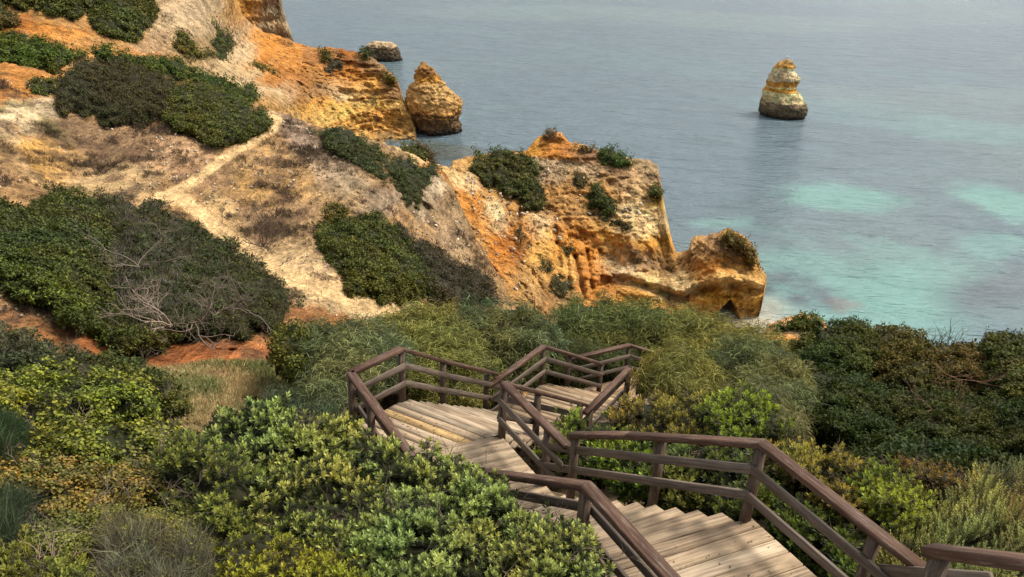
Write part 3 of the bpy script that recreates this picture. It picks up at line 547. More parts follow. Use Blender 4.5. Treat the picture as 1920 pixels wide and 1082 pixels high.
TM = {
 'sprig': [tm_sprig(13, .062, .021, 1.15, k) for k in range(5)],
 'sprig_s': [tm_sprig(10, .06, .024, 1.2, 20+k) for k in range(4)],
 'clump': [tm_clump(9, .09, .055, .11, 40+k) for k in range(4)],
 'far': [tm_clump(7, .30, .20, .34, 60+k) for k in range(4)],
 'twigfar': [tm_spike(7, .75, .028, 80+k, .75) for k in range(4)],
 'weep': [tm_weep(13, .22, .016, 100+k) for k in range(5)],
 'weepfar': [tm_weep(9, .30, .032, 110+k, .9) for k in range(4)],
 'broad': [tm_clump(8, .062, .05, .09, 120+k) for k in range(4)],
 'small': [tm_clump(12, .034, .022, .06, 140+k) for k in range(4)],
 'spike': [tm_spike(12, .26, .0055, 160+k, .32) for k in range(4)],
 'leafspike': [tm_leafy_spike(22, .17, .030, .011, 180+k) for k in range(4)],
 'feather': [tm_spike(16, .16, .004, 200+k, .6) for k in range(4)],
 'grass': [tm_spike(9, .22, .013, 220+k, .4) for k in range(4)],
 'stone': [(lambda r: (np.array([(x, y, z) for z in (-.5, .5) for x, y in ((-1, -1), (1, -1), (1, 1), (-1, 1))])*.5*r.uniform(.55, 1.1, (8, 3)), np.array([[0, 3, 2, 1], [4, 5, 6, 7], [0, 1, 5, 4], [1, 2, 6, 5], [2, 3, 7, 6], [3, 0, 4, 7]]), np.full(8, .5), np.zeros(8, int)))(np.random.default_rng(300+k)) for k in range(5)],
 'tuft': [tm_spike(12, .34, .022, 240+k, .6) for k in range(3)],
}
TMR = {k: float(np.mean([np.quantile(np.linalg.norm(t[0], axis=1), .85) for t in v])) for k, v in TM.items()}
def scatter(name, P, axis, kind, scale, base, tip, mat, parent=None, var=.25, tipbias=None, origin=None):
    n = len(P); V_all = []; F_all = []; C_all = []; off = 0; tms = TM[kind]; which = rng.integers(0, len(tms), n)
    base = np.asarray(base, float); tip = np.asarray(tip, float)
    if base.ndim == 1: base = np.tile(base, (n, 1))
    if tip.ndim == 1: tip = np.tile(tip, (n, 1))
    tb = np.zeros(n) if tipbias is None else tipbias; scale = np.broadcast_to(scale, (n,))*rng.uniform(.75, 1.25, n)
    for k, (tv, tf, tt, ti) in enumerate(tms):
        s_ = np.where(which == k)[0]
        if not len(s_): continue
        z = unit(axis[s_]); a = rng.normal(size=(len(s_), 3)); x = unit(np.cross(a, z)); y = np.cross(z, x)
        v = P[s_][:, None]+scale[s_][:, None, None]*(tv[None, :, :1]*x[:, None]+tv[None, :, 1:2]*y[:, None]+tv[None, :, 2:]*z[:, None])
        lv = rng.uniform(1-var, 1+var, (len(s_), int(ti.max())+1))[:, ti]
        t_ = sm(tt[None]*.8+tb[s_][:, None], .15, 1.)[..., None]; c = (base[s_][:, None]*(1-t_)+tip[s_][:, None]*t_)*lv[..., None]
        V_all.append(v.reshape(-1, 3)); C_all.append(c.reshape(-1, 3)); nv = len(tv)
        F_all.append((tf[None]+(np.arange(len(s_))*nv)[:, None, None]).reshape(-1, 4)+off); off += len(s_)*nv
    return mesh_obj(name, np.concatenate(V_all), np.concatenate(F_all), mat, np.concatenate(C_all), parent, origin=origin)

def tube(pts, rad, ns=5):
    pts = np.array(pts, float); n = len(pts); T = np.gradient(pts, axis=0); T = unit(T); a = np.array([.3, .5, .8]); V = []
    for i in range(n):
        x = unit(np.cross(T[i], a)); y = np.cross(T[i], x); an = np.arange(ns)*2*np.pi/ns
        V.append(pts[i]+rad[i]*(np.cos(an)[:, None]*x+np.sin(an)[:, None]*y))
    V = np.concatenate(V); F = [[i*ns+k, i*ns+(k+1) % ns, (i+1)*ns+(k+1) % ns, (i+1)*ns+k] for i in range(n-1) for k in range(ns)]
    return V, np.array(F)
def branchy(p0, d0, L_, r0, depth, r, up=.15, spread=.7):
    out = []
    def go(p, d, L_, r_, dep):
        pts = [p]; n = 5
        for j in range(n): d = unit(d+r.normal(size=3)*.22+np.array([0, 0, up*.3])); p = p+d*L_/n; pts.append(p)
        out.append(tube(pts, np.linspace(r_, r_*.55, n+1), 4))
        if dep > 0:
            for k in range(r.integers(3, 5)):
                j = r.integers(2, n+1); go(pts[j], unit(d+r.normal(size=3)*spread), L_*r.uniform(.5, .8), r_*.55, dep-1)
    go(np.array(p0, float), unit(np.array(d0, float)), L_, r0, depth)
    V = []; F = []; n = 0
    for v, f in out: V.append(v); F.append(f+n); n += len(v)
    return np.concatenate(V), np.concatenate(F)

# ------------------------------------------------------------------ shrubs
def ysurf(poly, rb, rt, rx=0):
    ys = [p[1] for p in poly]; xs = [p[0] for p in poly]; y0, y1, xc = min(ys), max(ys), .5*(min(xs)+max(xs))
    return lambda X, Y: rb+(rt-rb)*np.clip((y1-Y)/(y1-y0), -.1, 1.1)+rx*(X-xc)/100
NSH = [0]
def shrub(name, label, poly, surf, kind='far', H=1.2, Wpx=26, lobe=1.6, dens=.1, scale=1., base=(.035, .055, .018), tip=(.10, .13, .035), jag=7, thick=.9, core=(.035, .032, .018), mix=(), mat=None, cat='shrub', group=None,
          upw=.7, ragged=.5, corestep=5, coff=None, patch=None, tipvar=.35, amp=.45, gapk=.75, stems=0, label_part=None):
    NSH[0] += 1; sd_ = NSH[0]*13; mat = mat or M_LEAF
    cxy = np.mean(np.array(poly, float), 0); g0 = float(np.linalg.norm(at_r(cxy[0], cxy[1], surf(cxy[0], cxy[1]))-np.array([0, 0, CAM_H])))
    mpp = g0/FPX; lobe = lobe*mpp; H = H*mpp if H > 5 else H
    xs = [p[0] for p in poly]; ys = [p[1] for p in poly]; x0, x1, y0, y1 = min(xs)-jag, max(xs)+jag, min(ys)-jag, max(ys)+jag
    def surface(X, Y):
        d = poly_dist(X, Y, poly)+jag*fbm(xy3(X/(jag*2.2), Y/(jag*2.2), sd_), 3, sd_)*1.6
        R = surf(X, Y)-H*(1-np.exp(-np.maximum(d, 0)/Wpx))*(1+.25*vnoise(xy3(X/90, Y/90, sd_), sd_)); P = at_r(X, Y, R)
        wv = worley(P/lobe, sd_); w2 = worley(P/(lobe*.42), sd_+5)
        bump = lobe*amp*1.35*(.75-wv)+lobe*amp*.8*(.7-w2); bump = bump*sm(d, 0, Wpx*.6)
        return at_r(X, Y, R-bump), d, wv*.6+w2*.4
    n = int((x1-x0)*(y1-y0)*dens); X = rng.uniform(x0, x1, n); Y = rng.uniform(y0, y1, n)
    P, d, wv = surface(X, Y); e = 3.
    Px = surface(X+e, Y)[0]-P; Py = surface(X, Y-e)[0]-P; nr = unit(np.cross(Px, Py)); 
    flip = np.einsum('ij,ij->i', nr, P-np.array([0, 0, CAM_H])) > 0; nr[flip] *= -1
    k = (d > 0) & (rng.uniform(size=len(X)) > gapk*sm(wv, .42, .62)); P = P[k]; nr = nr[k]; wv = wv[k]; X = X[k]; Y = Y[k]; d = d[k]; n = len(P)
    if n < 5: return None
    b0 = P[Y > np.quantile(Y, .8)].mean(0); b0 = b0+unit(np.array([b0[0], b0[1], 0]))*H*.5; b0[2] = P[:, 2].min()
    o = thing(name, label, cat, tuple(b0), group)
    gp = np.median(np.linalg.norm(P-np.array([0, 0, CAM_H]), axis=1))
    dist = np.linalg.norm(P-np.array([0, 0, CAM_H]), axis=1); P = P+nr*rng.normal(size=(n, 1))*.06*lobe*ragged
    axis = nr*(1. if kind in ('far', 'clump', 'broad') else .6)+np.array([0, 0, upw*(.35 if kind in ('far', 'clump', 'broad') else 1)])+rng.normal(size=(n, 3))*.3
    bv = (1+.35*fbm(P/lobe*.9, 3, sd_+7))[:, None]; hue = fbm(P/(lobe*2.2), 2, sd_+9)[:, None]
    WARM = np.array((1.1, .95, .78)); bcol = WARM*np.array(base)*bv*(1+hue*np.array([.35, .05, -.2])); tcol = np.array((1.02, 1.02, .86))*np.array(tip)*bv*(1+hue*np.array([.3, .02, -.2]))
    tb = (.56-wv)*tipvar*1.8+rng.normal(size=n)*.12  # pale young tips on lobe tops; shade of the crevices put into leaf colour
    groups_ = [(kind, scale, np.ones(n, bool))]
    sel = rng.uniform(size=n); used = np.zeros(n, bool)
    for mk, msc, frac, mb, mt, zone in mix:       # (template, scale, share, base, tip, zone polygon or None)
        zf = 1. if zone is None else sm(poly_dist(X, Y, zone)+60*fbm(xy3(X/30, Y/30, 3.), 4, 5), -25, 25)
        q = (rng.uniform(size=n) < frac*zf) & ~used; used |= q
        if q.sum() > 200:
            nm = 'twigs' if mk in ('twigfar', 'spike', 'tuft') else 'foliage'
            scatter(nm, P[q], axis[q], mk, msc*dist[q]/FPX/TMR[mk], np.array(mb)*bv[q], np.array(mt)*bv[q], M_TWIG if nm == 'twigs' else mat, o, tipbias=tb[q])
    q = ~used
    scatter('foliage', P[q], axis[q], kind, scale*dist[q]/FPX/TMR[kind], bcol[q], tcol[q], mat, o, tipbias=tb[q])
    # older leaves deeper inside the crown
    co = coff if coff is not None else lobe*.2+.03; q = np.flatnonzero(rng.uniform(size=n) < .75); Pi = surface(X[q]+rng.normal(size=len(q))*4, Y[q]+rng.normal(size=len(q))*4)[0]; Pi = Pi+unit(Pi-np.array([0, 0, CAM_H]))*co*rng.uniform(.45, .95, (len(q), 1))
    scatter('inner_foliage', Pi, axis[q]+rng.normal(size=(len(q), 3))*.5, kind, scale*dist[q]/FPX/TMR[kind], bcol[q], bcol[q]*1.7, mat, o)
    # bare branches showing in the gaps
    for j in range(stems):
        c0 = rng.integers(0, n); V, Fb = branchy(P[c0]+unit(P[c0]-np.array([0, 0, CAM_H]))*co*.7-np.array([0, 0, .12]), nr[c0]*.7+np.array([0, 0, .5])+rng.normal(size=3)*.5, .34, .006, 2, np.random.default_rng(sd_+j), spread=.6)
        mesh_obj('branch', V, Fb, M_TWIG, np.tile(np.array((.13, .10, .075))*rng.uniform(.7, 1.7), (len(V), 1)), o)
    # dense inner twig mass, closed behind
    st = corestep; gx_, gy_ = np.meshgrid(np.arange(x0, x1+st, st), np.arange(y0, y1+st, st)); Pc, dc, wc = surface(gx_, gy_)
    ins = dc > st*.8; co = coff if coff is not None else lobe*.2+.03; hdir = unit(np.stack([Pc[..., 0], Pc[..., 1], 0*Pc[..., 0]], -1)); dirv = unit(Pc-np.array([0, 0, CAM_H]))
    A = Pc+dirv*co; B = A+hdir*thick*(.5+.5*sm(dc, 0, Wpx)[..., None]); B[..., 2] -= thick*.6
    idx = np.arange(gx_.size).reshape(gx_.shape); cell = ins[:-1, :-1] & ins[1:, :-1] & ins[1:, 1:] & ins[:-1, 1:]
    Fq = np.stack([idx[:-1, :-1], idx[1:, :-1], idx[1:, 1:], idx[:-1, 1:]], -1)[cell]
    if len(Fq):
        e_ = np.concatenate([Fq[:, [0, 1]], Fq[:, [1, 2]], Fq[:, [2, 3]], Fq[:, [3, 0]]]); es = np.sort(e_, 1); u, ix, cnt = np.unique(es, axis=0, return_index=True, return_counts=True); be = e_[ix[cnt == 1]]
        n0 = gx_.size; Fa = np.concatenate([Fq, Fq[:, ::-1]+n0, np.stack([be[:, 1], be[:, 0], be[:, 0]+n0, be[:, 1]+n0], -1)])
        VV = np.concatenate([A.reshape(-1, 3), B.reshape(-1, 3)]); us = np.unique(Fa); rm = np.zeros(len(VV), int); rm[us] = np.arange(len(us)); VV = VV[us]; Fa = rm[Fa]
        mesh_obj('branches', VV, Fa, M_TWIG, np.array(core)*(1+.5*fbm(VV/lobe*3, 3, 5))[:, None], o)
    return o

# ================================================================== WALKWAY
def frame(p, q, upv=(0, 0, 1)):
    d = unit(np.array(q, float)-np.array(p, float)); s = unit(np.cross(d, upv)); return d, s, np.cross(s, d)
def beam_mesh(p, q, wd, ht, ch=.008, seed=0, updir=(0, 0, 1)):
    """chamfered timber, centre line p-q"""
    p = np.array(p, float); q = np.array(q, float); d, s, u = frame(p, q, updir); Ln = np.linalg.norm(q-p); a, b = wd/2, ht/2
    sec = [(-a+ch, -b), (a-ch, -b), (a, -b+ch), (a, b-ch), (a-ch, b), (-a+ch, b), (-a, b-ch), (-a, -b+ch)]; V = []; UV = []
    per = np.cumsum([0]+[math.dist(sec[i], sec[(i+1) % 8]) for i in range(7)])
    for t in (0., 1.):
        for k, (x, y) in enumerate(sec): V.append(p+d*Ln*t+s*x+u*y); UV.append((seed*3.7+Ln*t, per[k]+seed*1.3))
    F = [(k, (k+1) % 8, 8+(k+1) % 8, 8+k) for k in range(8)]+[tuple(range(7, -1, -1)), tuple(range(8, 16))]
    return np.array(V), F, np.array(UV)
_bs = [0]
def beam(name, p, q, wd, ht, col, mat, parent, updir=(0, 0, 1), ch=.008, cv=.12):
    _bs[0] += 1; V, F, UV = beam_mesh(p, q, wd, ht, ch, _bs[0], updir); r = np.random.default_rng(_bs[0])
    return mesh_obj(name, V, F, mat, np.tile(np.array(col)*r.uniform(1-cv, 1+cv), (len(V), 1)), parent, UV)
STAIN = (.094, .049, .031); GRAIL = (.14, .105, .08); POSTC = (.085, .056, .037)
DECKC = [(.40, .30, .20), (.34, .25, .165), (.45, .345, .235), (.28, .20, .13), (.37, .27, .175)]
def clip(poly, n, c, keep_ge=True):
    out = []; m_ = len(poly)
    for i in range(m_):
        a, b = poly[i], poly[(i+1) % m_]; da = np.dot(a, n)-c; db = np.dot(b, n)-c
        if not keep_ge: da, db = -da, -db
        if da >= 0: out.append(a)
        if da*db < 0: out.append(a+(b-a)*(da/(da-db)))
    return out
def deck(name, poly, dirv, z, parent, wd=.195, gap=.02, th=.05, special=None, offs=0., tint=None):
    poly = [np.array(p, float) for p in poly]; d = unit(np.array(dirv, float)); n = np.array([-d[1], d[0]]); cs = [np.dot(p, n) for p in poly]; lo, hi = min(cs)+offs-wd, max(cs); V = []; F = []; UV = []; C = []; k = 0
    r = np.random.default_rng(len(poly)+int(z*100))
    while lo < hi:
        q = clip(poly, n, lo+gap/2); q = clip(q, n, lo+wd-gap/2, False) if len(q) > 2 else []
        if len(q) > 2:
            b = len(V); m_ = len(q); zz = z+r.uniform(-.002, .002); c = np.array(DECKC[r.integers(0, 5)])*r.uniform(.85, 1.12)
            if tint is not None: c = c*tint
            if special is not None and lo <= np.dot(special, n) < lo+wd: c = np.array((.50, .33, .15))
            for zt in (zz, zz-th):
                for p in q: V.append((p[0], p[1], zt)); UV.append((np.dot(p, d)+k*5.1, np.dot(p, n)+k*.37)); C.append(c)
            F.append(tuple(range(b, b+m_))); F.append(tuple(range(b+2*m_-1, b+m_-1, -1)))
            for i in range(m_): F.append((b+i, b+m_+i, b+m_+(i+1) % m_, b+(i+1) % m_))
        lo += wd; k += 1
    V = np.array(V); a_ = np.array(F[0][:3]); nz = np.cross(V[a_[1]]-V[a_[0]], V[a_[2]]-V[a_[0]])[2]
    return mesh_obj(name, V, F, M_DECK, np.array(C), parent, np.array(UV))
W = thing('wooden_stairway', 'zigzag wooden stairway with weathered board landings and dark timber railings descending through the shrubs', 'stairway', (1.0, 6.0, 27.2))
HA, HL, HB, HC = 28.5, 30.2, 26.1, 24.85; RH = 1.05
zA, zL, zB, zC = HA-RH, HL-RH, HB-RH, HC-RH
def T(x, y, h): p = at_z(x, y, h); return p
# measured handrail corners
a_ = T(657, 696, HA); b_ = T(752, 651, HA); m945 = T(945, 715, HA); e1065 = T(1065, 834, HA); e766 = T(766, 845, HA)
dirW = unit(e766-a_); f830 = a_+dirW*2.75
p1 = T(1430, 827, HL); p1e = T(1738, 1066, HL); q1 = T(1100, 906, HL); q1e = T(1262, 1082, HL); q1x = q1+(q1e-q1)*1.6
F1r0 = T(1072, 812, 28.72); F1l0 = T(897, 880, 28.72); F2e = T(930, 698, 26.22); c830 = T(830.6, 674, 27.42); F2re = T(1100, 757, HB)
B0 = T(915, 722, HB); c2 = T(1020, 647, HB); B1 = T(1097, 772, HB); B2 = T(1180, 689, HB)
F3e = T(1128, 680, HC); C0 = T(1066, 672, HC); C1 = T(1180, 645, HC); C2 = T(1216, 656, HC-.35)
def xy(p): return np.array(p[:2])
def ins(P, toward, k=.0): return xy(P)
# landings
L1poly = [xy(p1)+unit(xy(p1)-xy(q1))*.08, xy(p1e)+unit(xy(p1e)-xy(p1))*.8+unit(xy(p1)-xy(q1))*.08, xy(q1x)-unit(xy(p1)-xy(q1))*.08, xy(q1)-unit(xy(p1)-xy(q1))*.08]
lp = deck('landing', L1poly, at_z(1227, 1038, zL)[:2]-at_z(1410, 982, zL)[:2], zL, W, wd=.2)
kA = at_z(938, 815, zA)[:2]; kA2 = at_z(811, 843, zA)[:2]; dv = unit(kA2-kA)
leftline = lambda t: xy(a_)+xy(dirW)*t
k2 = kA+dv*1.9; nrmL = np.array([-dirW[1], dirW[0]]); tt = (np.dot(xy(a_), nrmL)-np.dot(kA, nrmL))/np.dot(dv, nrmL); kL = kA+dv*tt
deck('landing', [xy(a_)-unit(xy(b_)-xy(a_))*.05, xy(b_)+unit(xy(b_)-xy(a_))*.02, xy(m945), kA, kL], xy(m945)-xy(b_), zA, W, wd=.172, special=at_z(790, 791, zA)[:2])
wEnd = xy(e1065)+xy(dirW)*.1; wEndL = wEnd+dv*tt*1.0
deck('landing', [kA, wEnd, wEnd+dv*tt, kL], dv, zA-.0005, W, wd=.19)
deck('landing', [xy(B0), xy(c2), xy(B2), xy(B1)], xy(B2)-xy(c2), zB, W, wd=.172, tint=(.95, .9, .85))
deck('landing', [xy(C0), xy(C1)+unit(xy(C1)-xy(C0))*.3, xy(C1)+unit(xy(C1)-xy(C0))*.3+np.array([.7, -1.3]), xy(C0)+np.array([.8, -1.1])], xy(C1)-xy(C0)+np.array([.4, .9]), zC, W, wd=.172, tint=(.95, .88, .8))
def flight(l0, l1, r0, r1, z0, z1, n, tint=1., th=.045, lap=.05):
    """treads from the top (z0) to the foot (z1); each tread two boards"""
    fl = bpy.data.objects.new('stair_flight', None); link(fl, W); fl.location = (0, 0, 0); fl.empty_display_size = .2
    l0, l1, r0, r1 = map(lambda v: np.array(v[:2], float), (l0, l1, r0, r1)); r = np.random.default_rng(n+int(z0*10))
    for i in range(n):
        z = z0+(z1-z0)*(i+1)/(n+1); ta, tb = i/n, (i+1)/n+lap/1.0/n*3
        A_, B_ = l0+(l1-l0)*ta, r0+(r1-r0)*ta; C_, D_ = r0+(r1-r0)*tb, l0+(l1-l0)*tb; V = []; F = []; UV = []; C = []
        jl = r.uniform(-.03, .03); jr = r.uniform(-.05, .05); ax = unit(B_-A_)
        for h in (0, 1):
            u0, u1 = (.0, .47) if h == 0 else (.525, 1.); q = [A_+(D_-A_)*u0, B_+(C_-B_)*u0, B_+(C_-B_)*u1, A_+(D_-A_)*u1]; q[0] = q[0]-ax*(.06+jl); q[3] = q[3]-ax*(.06+jl); q[1] = q[1]+ax*(.06+jr); q[2] = q[2]+ax*(.06+jr)
            c = np.array(DECKC[r.integers(0, 5)])*r.uniform(.85, 1.1)*np.array(tint); b = len(V); n_ = np.array([-ax[1], ax[0]])
            for zt in (z, z-th):
                for p in q: V.append((p[0], p[1], zt)); UV.append((np.dot(p, ax)+i*4.3+h*9, np.dot(p, n_)+i*.7)); C.append(c)
            F += [(b, b+1, b+2, b+3), (b+7, b+6, b+5, b+4)]+[(b+k, b+4+k, b+4+(k+1) % 4, b+(k+1) % 4) for k in range(4)]
        t_ = mesh_obj('tread', np.array(V), F, M_DECK, np.array(C), fl, np.array(UV))
    for A_, B_ in ((l0, l1), (r0, r1)):
        ax = unit(r0-l0)*(.05 if A_ is l0 else -.05)
        beam('stringer', (*(A_+ax), z0-.24), (*(B_+ax), z1-.20), .06, .24, (.10, .07, .05), M_DECK, fl)
    return fl
flight(q1, F1l0, p1, F1r0, zL, zA, 9)
# foot of the first flight joins the walkway
flight(m945, F2re, b_, F2e+(F2e-c830)*.0, zA, zB, 12)
flight(B2, B2+(F3e-c2), c2, F3e, zB, zC, 6, tint=(.95, .88, .8))
flight(C1, C2+np.array([.5, 1.2, 0]), C1+np.array([.9, -1.2, 0]), C2+np.array([1.5, .0, 0]), zC, zC-1.2, 6, tint=(.95, .88, .8))

def railing(nodes, posts, top=True, mid=True, low=True, out=(0, 0), extra_start=0, mw=.05, side=None, label=None, midnodes=None, rails=(.72, .38)):
    """nodes: handrail top points; posts: points (top) that carry a post; rails fixed on the walking side (side = horizontal vector)"""
    rl = bpy.data.objects.new('railing', None); link(rl, W); rl.empty_display_size = .2
    nodes = [np.array(n_, float) for n_ in nodes]; sv = np.zeros(3) if side is None else np.array([*side, 0.])
    if top:
        for p, q in zip(nodes[:-1], nodes[1:]): beam('handrail', p-np.array([0, 0, .035]), q-np.array([0, 0, .035]), .135, .07, STAIN, M_RAIL, rl, ch=.01)
    mn = midnodes if midnodes is not None else nodes; mn = [np.array(n_, float) for n_ in mn]
    for flag, h in ((mid, rails[0]), (low, rails[1])):
        if not flag: continue
        for p, q in zip(mn[:-1], mn[1:]):
            o_ = sv*.075-np.array([0, 0, RH-h]); beam('rail_board', p+o_, q+o_, .042, .105, GRAIL if h < .5 or True else STAIN, M_RAIL, rl, ch=.006, cv=.2)
    for p in posts:
        p = np.array(p, float); beam('post', p-np.array([0, 0, 1.55]), p-np.array([0, 0, .071]), .095, .095, POSTC, M_RAIL, rl, updir=(dirW[0], dirW[1], 0), ch=.007)
    return rl
u = unit
def lerp(p, q, t): return np.array(p)*(1-t)+np.array(q)*t
inner = lambda p, q, ref: (lambda n_: n_ if np.dot(np.array(ref[:2])-np.array(p[:2]), n_) > 0 else -n_)(u(np.array([-(q-p)[1], (q-p)[0]])))
cA = (a_+e1065)/2; cL = (p1+q1e)/2; cB = (B0+B2)/2
railing([b_, a_], [b_, a_], side=inner(a_, b_, cA))
railing([a_, f830], [lerp(a_, f830, .30), lerp(a_, f830, .86)], side=inner(a_, f830, cA))
railing([b_, c830, F2e], [c830, T(912.6, 697, 26.33)], side=inner(b_, F2e, m945), midnodes=[b_, c830, F2e+(F2e-c830)*.12])
railing([m945, e1065], [m945, lerp(m945, e1065, .72)], side=-inner(m945, e1065, cA)*0+inner(m945, e1065, cA))
railing([m945, F2re], [lerp(m945, F2re, .35), lerp(m945, F2re, .9)], side=inner(m945, F2re, b_), low=True)
j0 = lerp(m945, e1065, .72)
railing([F1r0, T(1180, 812, 29.25), p1], [lerp(F1r0, p1, .03), T(1243, 815, 29.5)], side=inner(F1r0, p1, q1), midnodes=[j0, p1])
railing([p1, p1e], [p1, lerp(p1, p1e, .74)], side=inner(p1, p1e, q1))
railing([F1l0, q1], [lerp(F1l0, q1, .2)], side=inner(F1l0, q1, p1))
railing([q1, q1x], [q1, lerp(q1, q1x, .75)], side=inner(q1, q1e, p1))
railing([B0, c2], [c2], side=inner(B0, c2, cB))
railing([c2, F3e], [T(1068, 661, 25.55), F3e], side=inner(c2, F3e, B2))
railing([B1, B2], [lerp(B1, B2, .12), B2], side=inner(B1, B2, c2))
railing([C0, C1], [C0, C1], side=np.array([.3, -.9]))
railing([C1, C2+(C2-C1)*.4], [C2+(C2-C1)*.4], side=np.array([.3, -.9]))
N0 = T(1746, 1024, 31.55); N1 = T(1990, 1054, 32.1); M0 = lerp(p1, p1e, .80)
railing([N0, N1], [lerp(N0, N1, .12), N1], side=(0, -.6), midnodes=[M0, M0+(N1-N0)*1.3+np.array([0, 0, .1])])
# flight up from the upper landing (outside the picture on the right)
flight(N0+np.array([-1.2, -1.6, 0]), q1x, N0+np.array([.5, .1, 0]), p1e+(p1e-p1)*.2, zL+1.6, zL, 8)

# ================================================================== VEGETATION
DG = dict(base=(.03, .04, .013), tip=(.135, .145, .04))
YG = dict(base=(.04, .06, .012), tip=(.20, .22, .035))
OL = dict(base=(.045, .045, .012), tip=(.16, .14, .03))
BRN = ((.06, .047, .032), (.13, .10, .07)); GRT = ((.09, .075, .06), (.20, .17, .14))
SB = 'shrubs on the distant cliffs'; SH = 'shrubs on the near hillside'
def on(rf): return lambda X, Y: rf(X, Y)
mid, hil, hed = on(rf_mid), on(rf_hill), on(rf_head)
FARK = dict(kind='far', scale=5.0, dens=.13, lobe=24, amp=.75, Wpx=13, jag=9, H=1.9, thick=1.5, corestep=4)
def far(label, poly, surf, grp, **k):
    q = dict(FARK); q.update(k); return shrub('shrub', label, poly, surf, group=grp, **q)
far('dark green shrub with a rounded face at the top edge left of the pale rock', [(150, -70), (285, -70), (292, 10), (287, 50), (256, 72), (215, 76), (180, 62), (165, 40), (150, 10)], mid, SB, **DG)
far('dark shrub above the small brown cave at the upper left', [(-30, -70), (172, -70), (168, 35), (130, 40), (80, 22), (50, 8), (-30, 0)], mid, SB, **DG)
far('brownish shrub at the top left corner', [(-190, 20), (0, 5), (30, 20), (48, 50), (0, 57), (-190, 52)], mid, SB, base=(.05, .05, .02), tip=(.11, .10, .04))
far('bright green spreading shrub at the left edge above the orange earth bank', [(-190, 62), (0, 58), (60, 62), (110, 76), (160, 96), (155, 112), (110, 137), (60, 130), (0, 118), (-190, 118)], mid, SB, base=(.035, .06, .015), tip=(.13, .16, .03))
far('long narrow green shrub strip running down under the pale rocky slope', [(175, 90), (200, 86), (260, 98), (330, 110), (360, 130), (420, 150), (470, 160), (492, 180), (480, 190), (440, 182), (380, 168), (350, 150), (280, 135), (200, 125)], mid, SB, base=(.03, .055, .014), tip=(.11, .14, .03))
far('thin olive shrub clinging to the left of the pale rocky slope', [(322, 48), (350, 60), (370, 80), (400, 105), (380, 116), (345, 113), (325, 90)], mid, SB, H=.7, **OL)
far('upright dark shrub in the cleft of the pale rocks', [(395, 40), (415, 45), (435, 70), (440, 100), (420, 116), (402, 95), (400, 60)], mid, SB, H=.8, **DG)
far('low dark shrub tucked below the pale rocks at the foot of the orange gully', [(468, 112), (495, 118), (525, 138), (520, 145), (490, 135), (466, 122)], mid, SB, H=.6, jag=3, **DG)
far('dark shrub on the crest of the orange ridge, left one', [(598, 98), (608, 88), (628, 98), (622, 115), (602, 118)], mid, SB, H=.6, jag=3, **OL)
far('dark shrub on the crest right beside the far rounded rock', [(668, 100), (680, 92), (694, 98), (698, 110), (680, 108)], mid, SB, H=.5, jag=3, **DG)
far('ragged shrub on the right shoulder of the yellow cliff', [(716, 134), (732, 138), (745, 155), (738, 166), (720, 150)], mid, SB, H=.5, jag=4, **OL)
far('brown shrub on the upper slope of the yellow cliff', [(632, 100), (648, 100), (640, 130), (610, 160), (595, 150), (610, 120)], mid, SB, H=.4, jag=7, dens=.05, base=BRN[0], tip=BRN[1])
far('green shrub at the foot of the yellow cliff by the water', [(735, 270), (770, 265), (800, 275), (816, 302), (800, 304), (760, 290)], lambda X, Y: rf_hill(X, Y)*1.04, SB, H=.8, jag=4, base=(.04, .055, .015), tip=(.14, .15, .04))
far('brown leafless topped shrub beside the green one near the water', [(780, 268), (800, 270), (825, 305), (830, 322), (812, 312)], lambda X, Y: rf_hill(X, Y)*1.03, SB, H=.7, jag=3, base=BRN[0], tip=BRN[1])
far('large greyish brown shrub mass above the dry slope', [(100, 175), (110, 135), (140, 115), (180, 110), (230, 115), (290, 140), (335, 150), (335, 190), (315, 215), (270, 232), (200, 236), (170, 218), (120, 215), (98, 200)], hil, SH, H=2.2, Wpx=18, lobe=26, base=(.04, .042, .018), tip=(.10, .095, .04), mix=[('twigfar', 10, .28, *BRN, None)])
far('large rich green shrub mass above the bend of the sandy path', [(300, 165), (350, 152), (400, 160), (450, 180), (495, 205), (514, 226), (510, 246), (480, 260), (440, 272), (402, 279), (370, 264), (335, 248), (300, 225)], hil, SH, H=2.2, Wpx=18, lobe=24, base=(.034, .048, .013), tip=(.135, .14, .035))
far('small dark green shrub against the orange earth at left', [(50, 160), (60, 148), (90, 145), (108, 150), (105, 175), (80, 183), (60, 178)], hil, SH, H=.9, jag=4, **DG)
far('dark shrub belt draped over the ridge below the yellow cliff', [(588, 248), (610, 236), (650, 236), (690, 256), (730, 285), (780, 300), (822, 320), (816, 345), (800, 370), (785, 391), (760, 392), (740, 366), (700, 335), (660, 312), (620, 290)], hil, SH, H=1.7, Wpx=14, base=(.03, .044, .017), tip=(.085, .10, .035), mix=[('twigfar', 8, .4, *BRN, [(600, 230), (700, 245), (760, 290), (740, 310), (640, 262)])])
MX = dict(kind='clump', scale=7.0, dens=.11, amp=.75, lobe=40, Wpx=24, jag=13, H=2.4, thick=1.5, corestep=5)
far('green mound shrub in the middle of the near hillside', [(595, 440), (610, 412), (640, 396), (700, 396), (750, 425), (790, 470), (830, 520), (850, 560), (780, 572), (720, 560), (660, 545), (620, 515), (600, 480)], hil, SH, **{**MX, 'base': (.036, .048, .013), 'tip': (.145, .145, .035)}, mix=[('twigfar', 11, .22, *BRN, [(700, 380), (900, 500), (900, 600), (820, 560), (780, 450)])])
